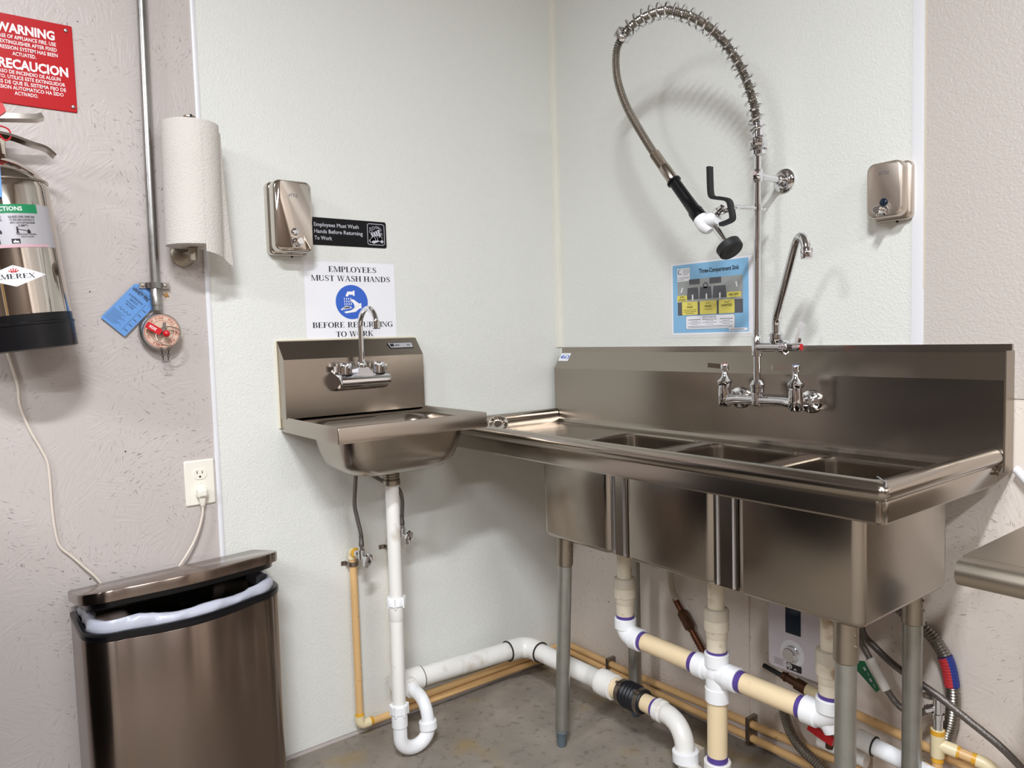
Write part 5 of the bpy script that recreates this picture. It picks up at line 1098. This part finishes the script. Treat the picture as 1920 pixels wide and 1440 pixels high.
# faucet supply hoses
A_ = [(1.080, -.10, .60), (1.095, -.10, .52), (1.112, -.095, .470), (1.135, -.09, .430), (1.158, -.085, .390), (1.185, -.082, .345), (1.205, -.080, .318), (1.225, -.078, .303), (1.248, -.075, .300), (1.266, -.070, .312), (1.276, -.064, .325)]
b = B(); b.tube(smooth(A_, 6), .0072, 10); single('supply_hose', 'braided steel hose with green tag looping up to the stop valve', 'hose', b, BRAID)
Bh = [(1.112, -.060, .60), (1.112, -.058, .50), (1.122, -.056, .440), (1.150, -.055, .415), (1.198, -.066, .393), (1.25, -.088, .386), (1.305, -.100, .373), (1.365, -.098, .342), (1.425, -.090, .305), (1.47, -.075, .255), (1.50, -.07, .20)]
b = B(); b.tube(smooth(Bh, 6), .0080, 10); single('supply_hose', 'long braided steel hose sloping down to the right edge', 'hose', b, BRAID)
hA, hB = V((1.153, -.088, .400)), V((1.190, -.084, .338)); d = (hB-hA).normalized()
t = thing('hose_tag', 'green and white paper tag wrapped on the braided hose', 'tag', hA)
b = B(); b.lathe(hA, d, [(0, .0085), (.001, .0105), (.073, .0105), (.074, .0085)], 16); lbw = part('white_sleeve', b, PVC, t)
b = B(); W9 = tag_frame(hA+V((-.006, -.0106, -.006)), d, (-.75, 0, -.45))
b.loft([[W9(u, v, n) for u, v in ((.0, .0), (.066, .0), (.070, .012), (.012, .032), (-.006, .022))] for n in (0, .0008)]); part('green_flag', b, GREENT, t)
b = B()
for k in range(4): flat(b, lambda u, v, n: W9(u, v, -.0004), rect(.012+.013*k, .007, .020+.013*k, .0085 if k % 2 else .012), 0)
part('tag_print', b, SILVERP, t)
# angle stop with cream tee
t = thing('angle_stop', 'chrome angle stop valve on cream tee by right rear leg', 'valve', (1.287, -.066, .2))
b = B(); b.lathe((1.290, -.060, .272), (0, 0, 1), [(0, .0105), (.030, .0105), (.031, .013), (.042, .013), (.043, .010), (.075, .010), (.077, .007)], 16); b.cyl((1.290, -.060, .328), (1.268, -.070, .318), .0085, seg=12); part('valve_body', b, CHROME, t)
b = B(); q = V((1.283, -.068, .353)); b.loft([[q+V((.021*math.cos(a)*s_, -.012*math.sin(a)*s_, z+.004*math.cos(a))) for a in [2*PI*k/24 for k in range(24)]] for z, s_ in ((-.006, .8), (-.004, 1), (.004, 1), (.006, .7))]); part('oval_handle', b, CONDUIT, t)
t = thing('cream_tee', 'cream plastic pipe tee with yellow glue beside right rear leg', 'pipe fitting', (1.29, -.06, .15))
b = B(); b.lathe((1.290, -.060, .216), (0, 0, 1), [(0, .0135), (.002, .0145), (.060, .0145), (.062, .0130)], 20); b.cyl((1.290, -.060, .245), (1.326, -.052, .240), .0140, seg=20); part('tee_body', b, CPVCL, t)
b = B(); b.cyl((1.290, -.060, .10), (1.290, -.060, .22), .0110, seg=18); part('lower_pipe', b, CPVC, t)
b = B(); b.cyl((1.322, -.053, .2405), (1.366, -.045, .2345), .0110, seg=18); part('branch_pipe', b, CPVC, t)
b = B(); b.tube(smooth([(1.362, -.046, .235), (1.378, -.043, .232), (1.390, -.041, .222), (1.394, -.040, .205), (1.394, -.040, .13)], 4), .0140, 18); part('branch_elbow', b, CPVCL, t)
for p, d, r_ in (((1.290, -.060, .2675), (0, 0, 1), .0150), ((1.290, -.060, .206), (0, 0, 1), .0128), ((1.322, -.053, .2405), (1, .17, -.13), .0132), ((1.354, -.047, .2362), (1, .17, -.13), .0128)):
    b = B(); b.lathe(p, d, [(0, r_), (.010, r_*.97)], 18); part('glue_ring', b, GLUE, t)
b = B(); b.tube(smooth([(1.262, -.060, .178), (1.285, -.058, .172), (1.30, -.058, .16)], 4), .0140, 16); single('yellow_elbow', 'yellow stained elbow fitting at the bottom behind the rear leg', 'pipe fitting', b, GLUE)
# grey pipe leaving behind the splash at the right end, and the grey box at the edge of the frame
b = B(); b.tube(smooth([(1.4165, -.020, .864), (1.420, -.020, .862), (1.428, -.020, .853), (1.445, -.020, .832), (1.465, -.020, .80), (1.475, -.02, .74)], 5), .0085, 14); single('grey_tube', 'grey tube curving out from behind the right end of the backsplash', 'pipe', b, TRIM)
b = B(); slab(b, WR, 1.446, 1.52, .418, .520, .0, .05, .010, .006); single('grey_box', 'small dark grey box on the wall at the right edge', 'box', b, GREYBOX)

# ================================================================== WORK TABLE AT THE RIGHT
t = thing('work_table', 'stainless steel work table corner with rounded edge at right', 'table', (1.95, -.34, 0))
TX0, TX1, TY0, TY1, TZ = 1.567, 2.32, -.672, -.02, .85
b = B(); tp = [(0, TZ-.0005)]
for k in range(9):
    a = PI/2-PI*k/8; tp.append((.018+.018*math.cos(a)-.002, TZ-.0185+.018*math.sin(a)))
tp += [(0, TZ-.037)]
secs = [[(x, TY0+.018-n, z) for n, z in tp] for x in (TX0+.002, TX1)]
b.loft(secs); b.box((TX0, TY0+.017, TZ-.004), (TX1, TY1, TZ)); b.box((TX0, TY0+.017, TZ-.037), (TX0+.002, TY1, TZ-.002))
part('table_top', b, STEELD, t)
for x, y in ((2.22, -.60), (2.22, -.10), (1.80, -.10)):
    b = B(); b.cyl((x, y, .03), (x, y, TZ-.004), .020, seg=18); lg = part('leg', b, GALV, t)
    b = B(); b.lathe((x, y, 0), (0, 0, 1), [(0, .012), (.03, .018), (.035, .018)], 16); part('bullet_foot', b, FOOT, lg)
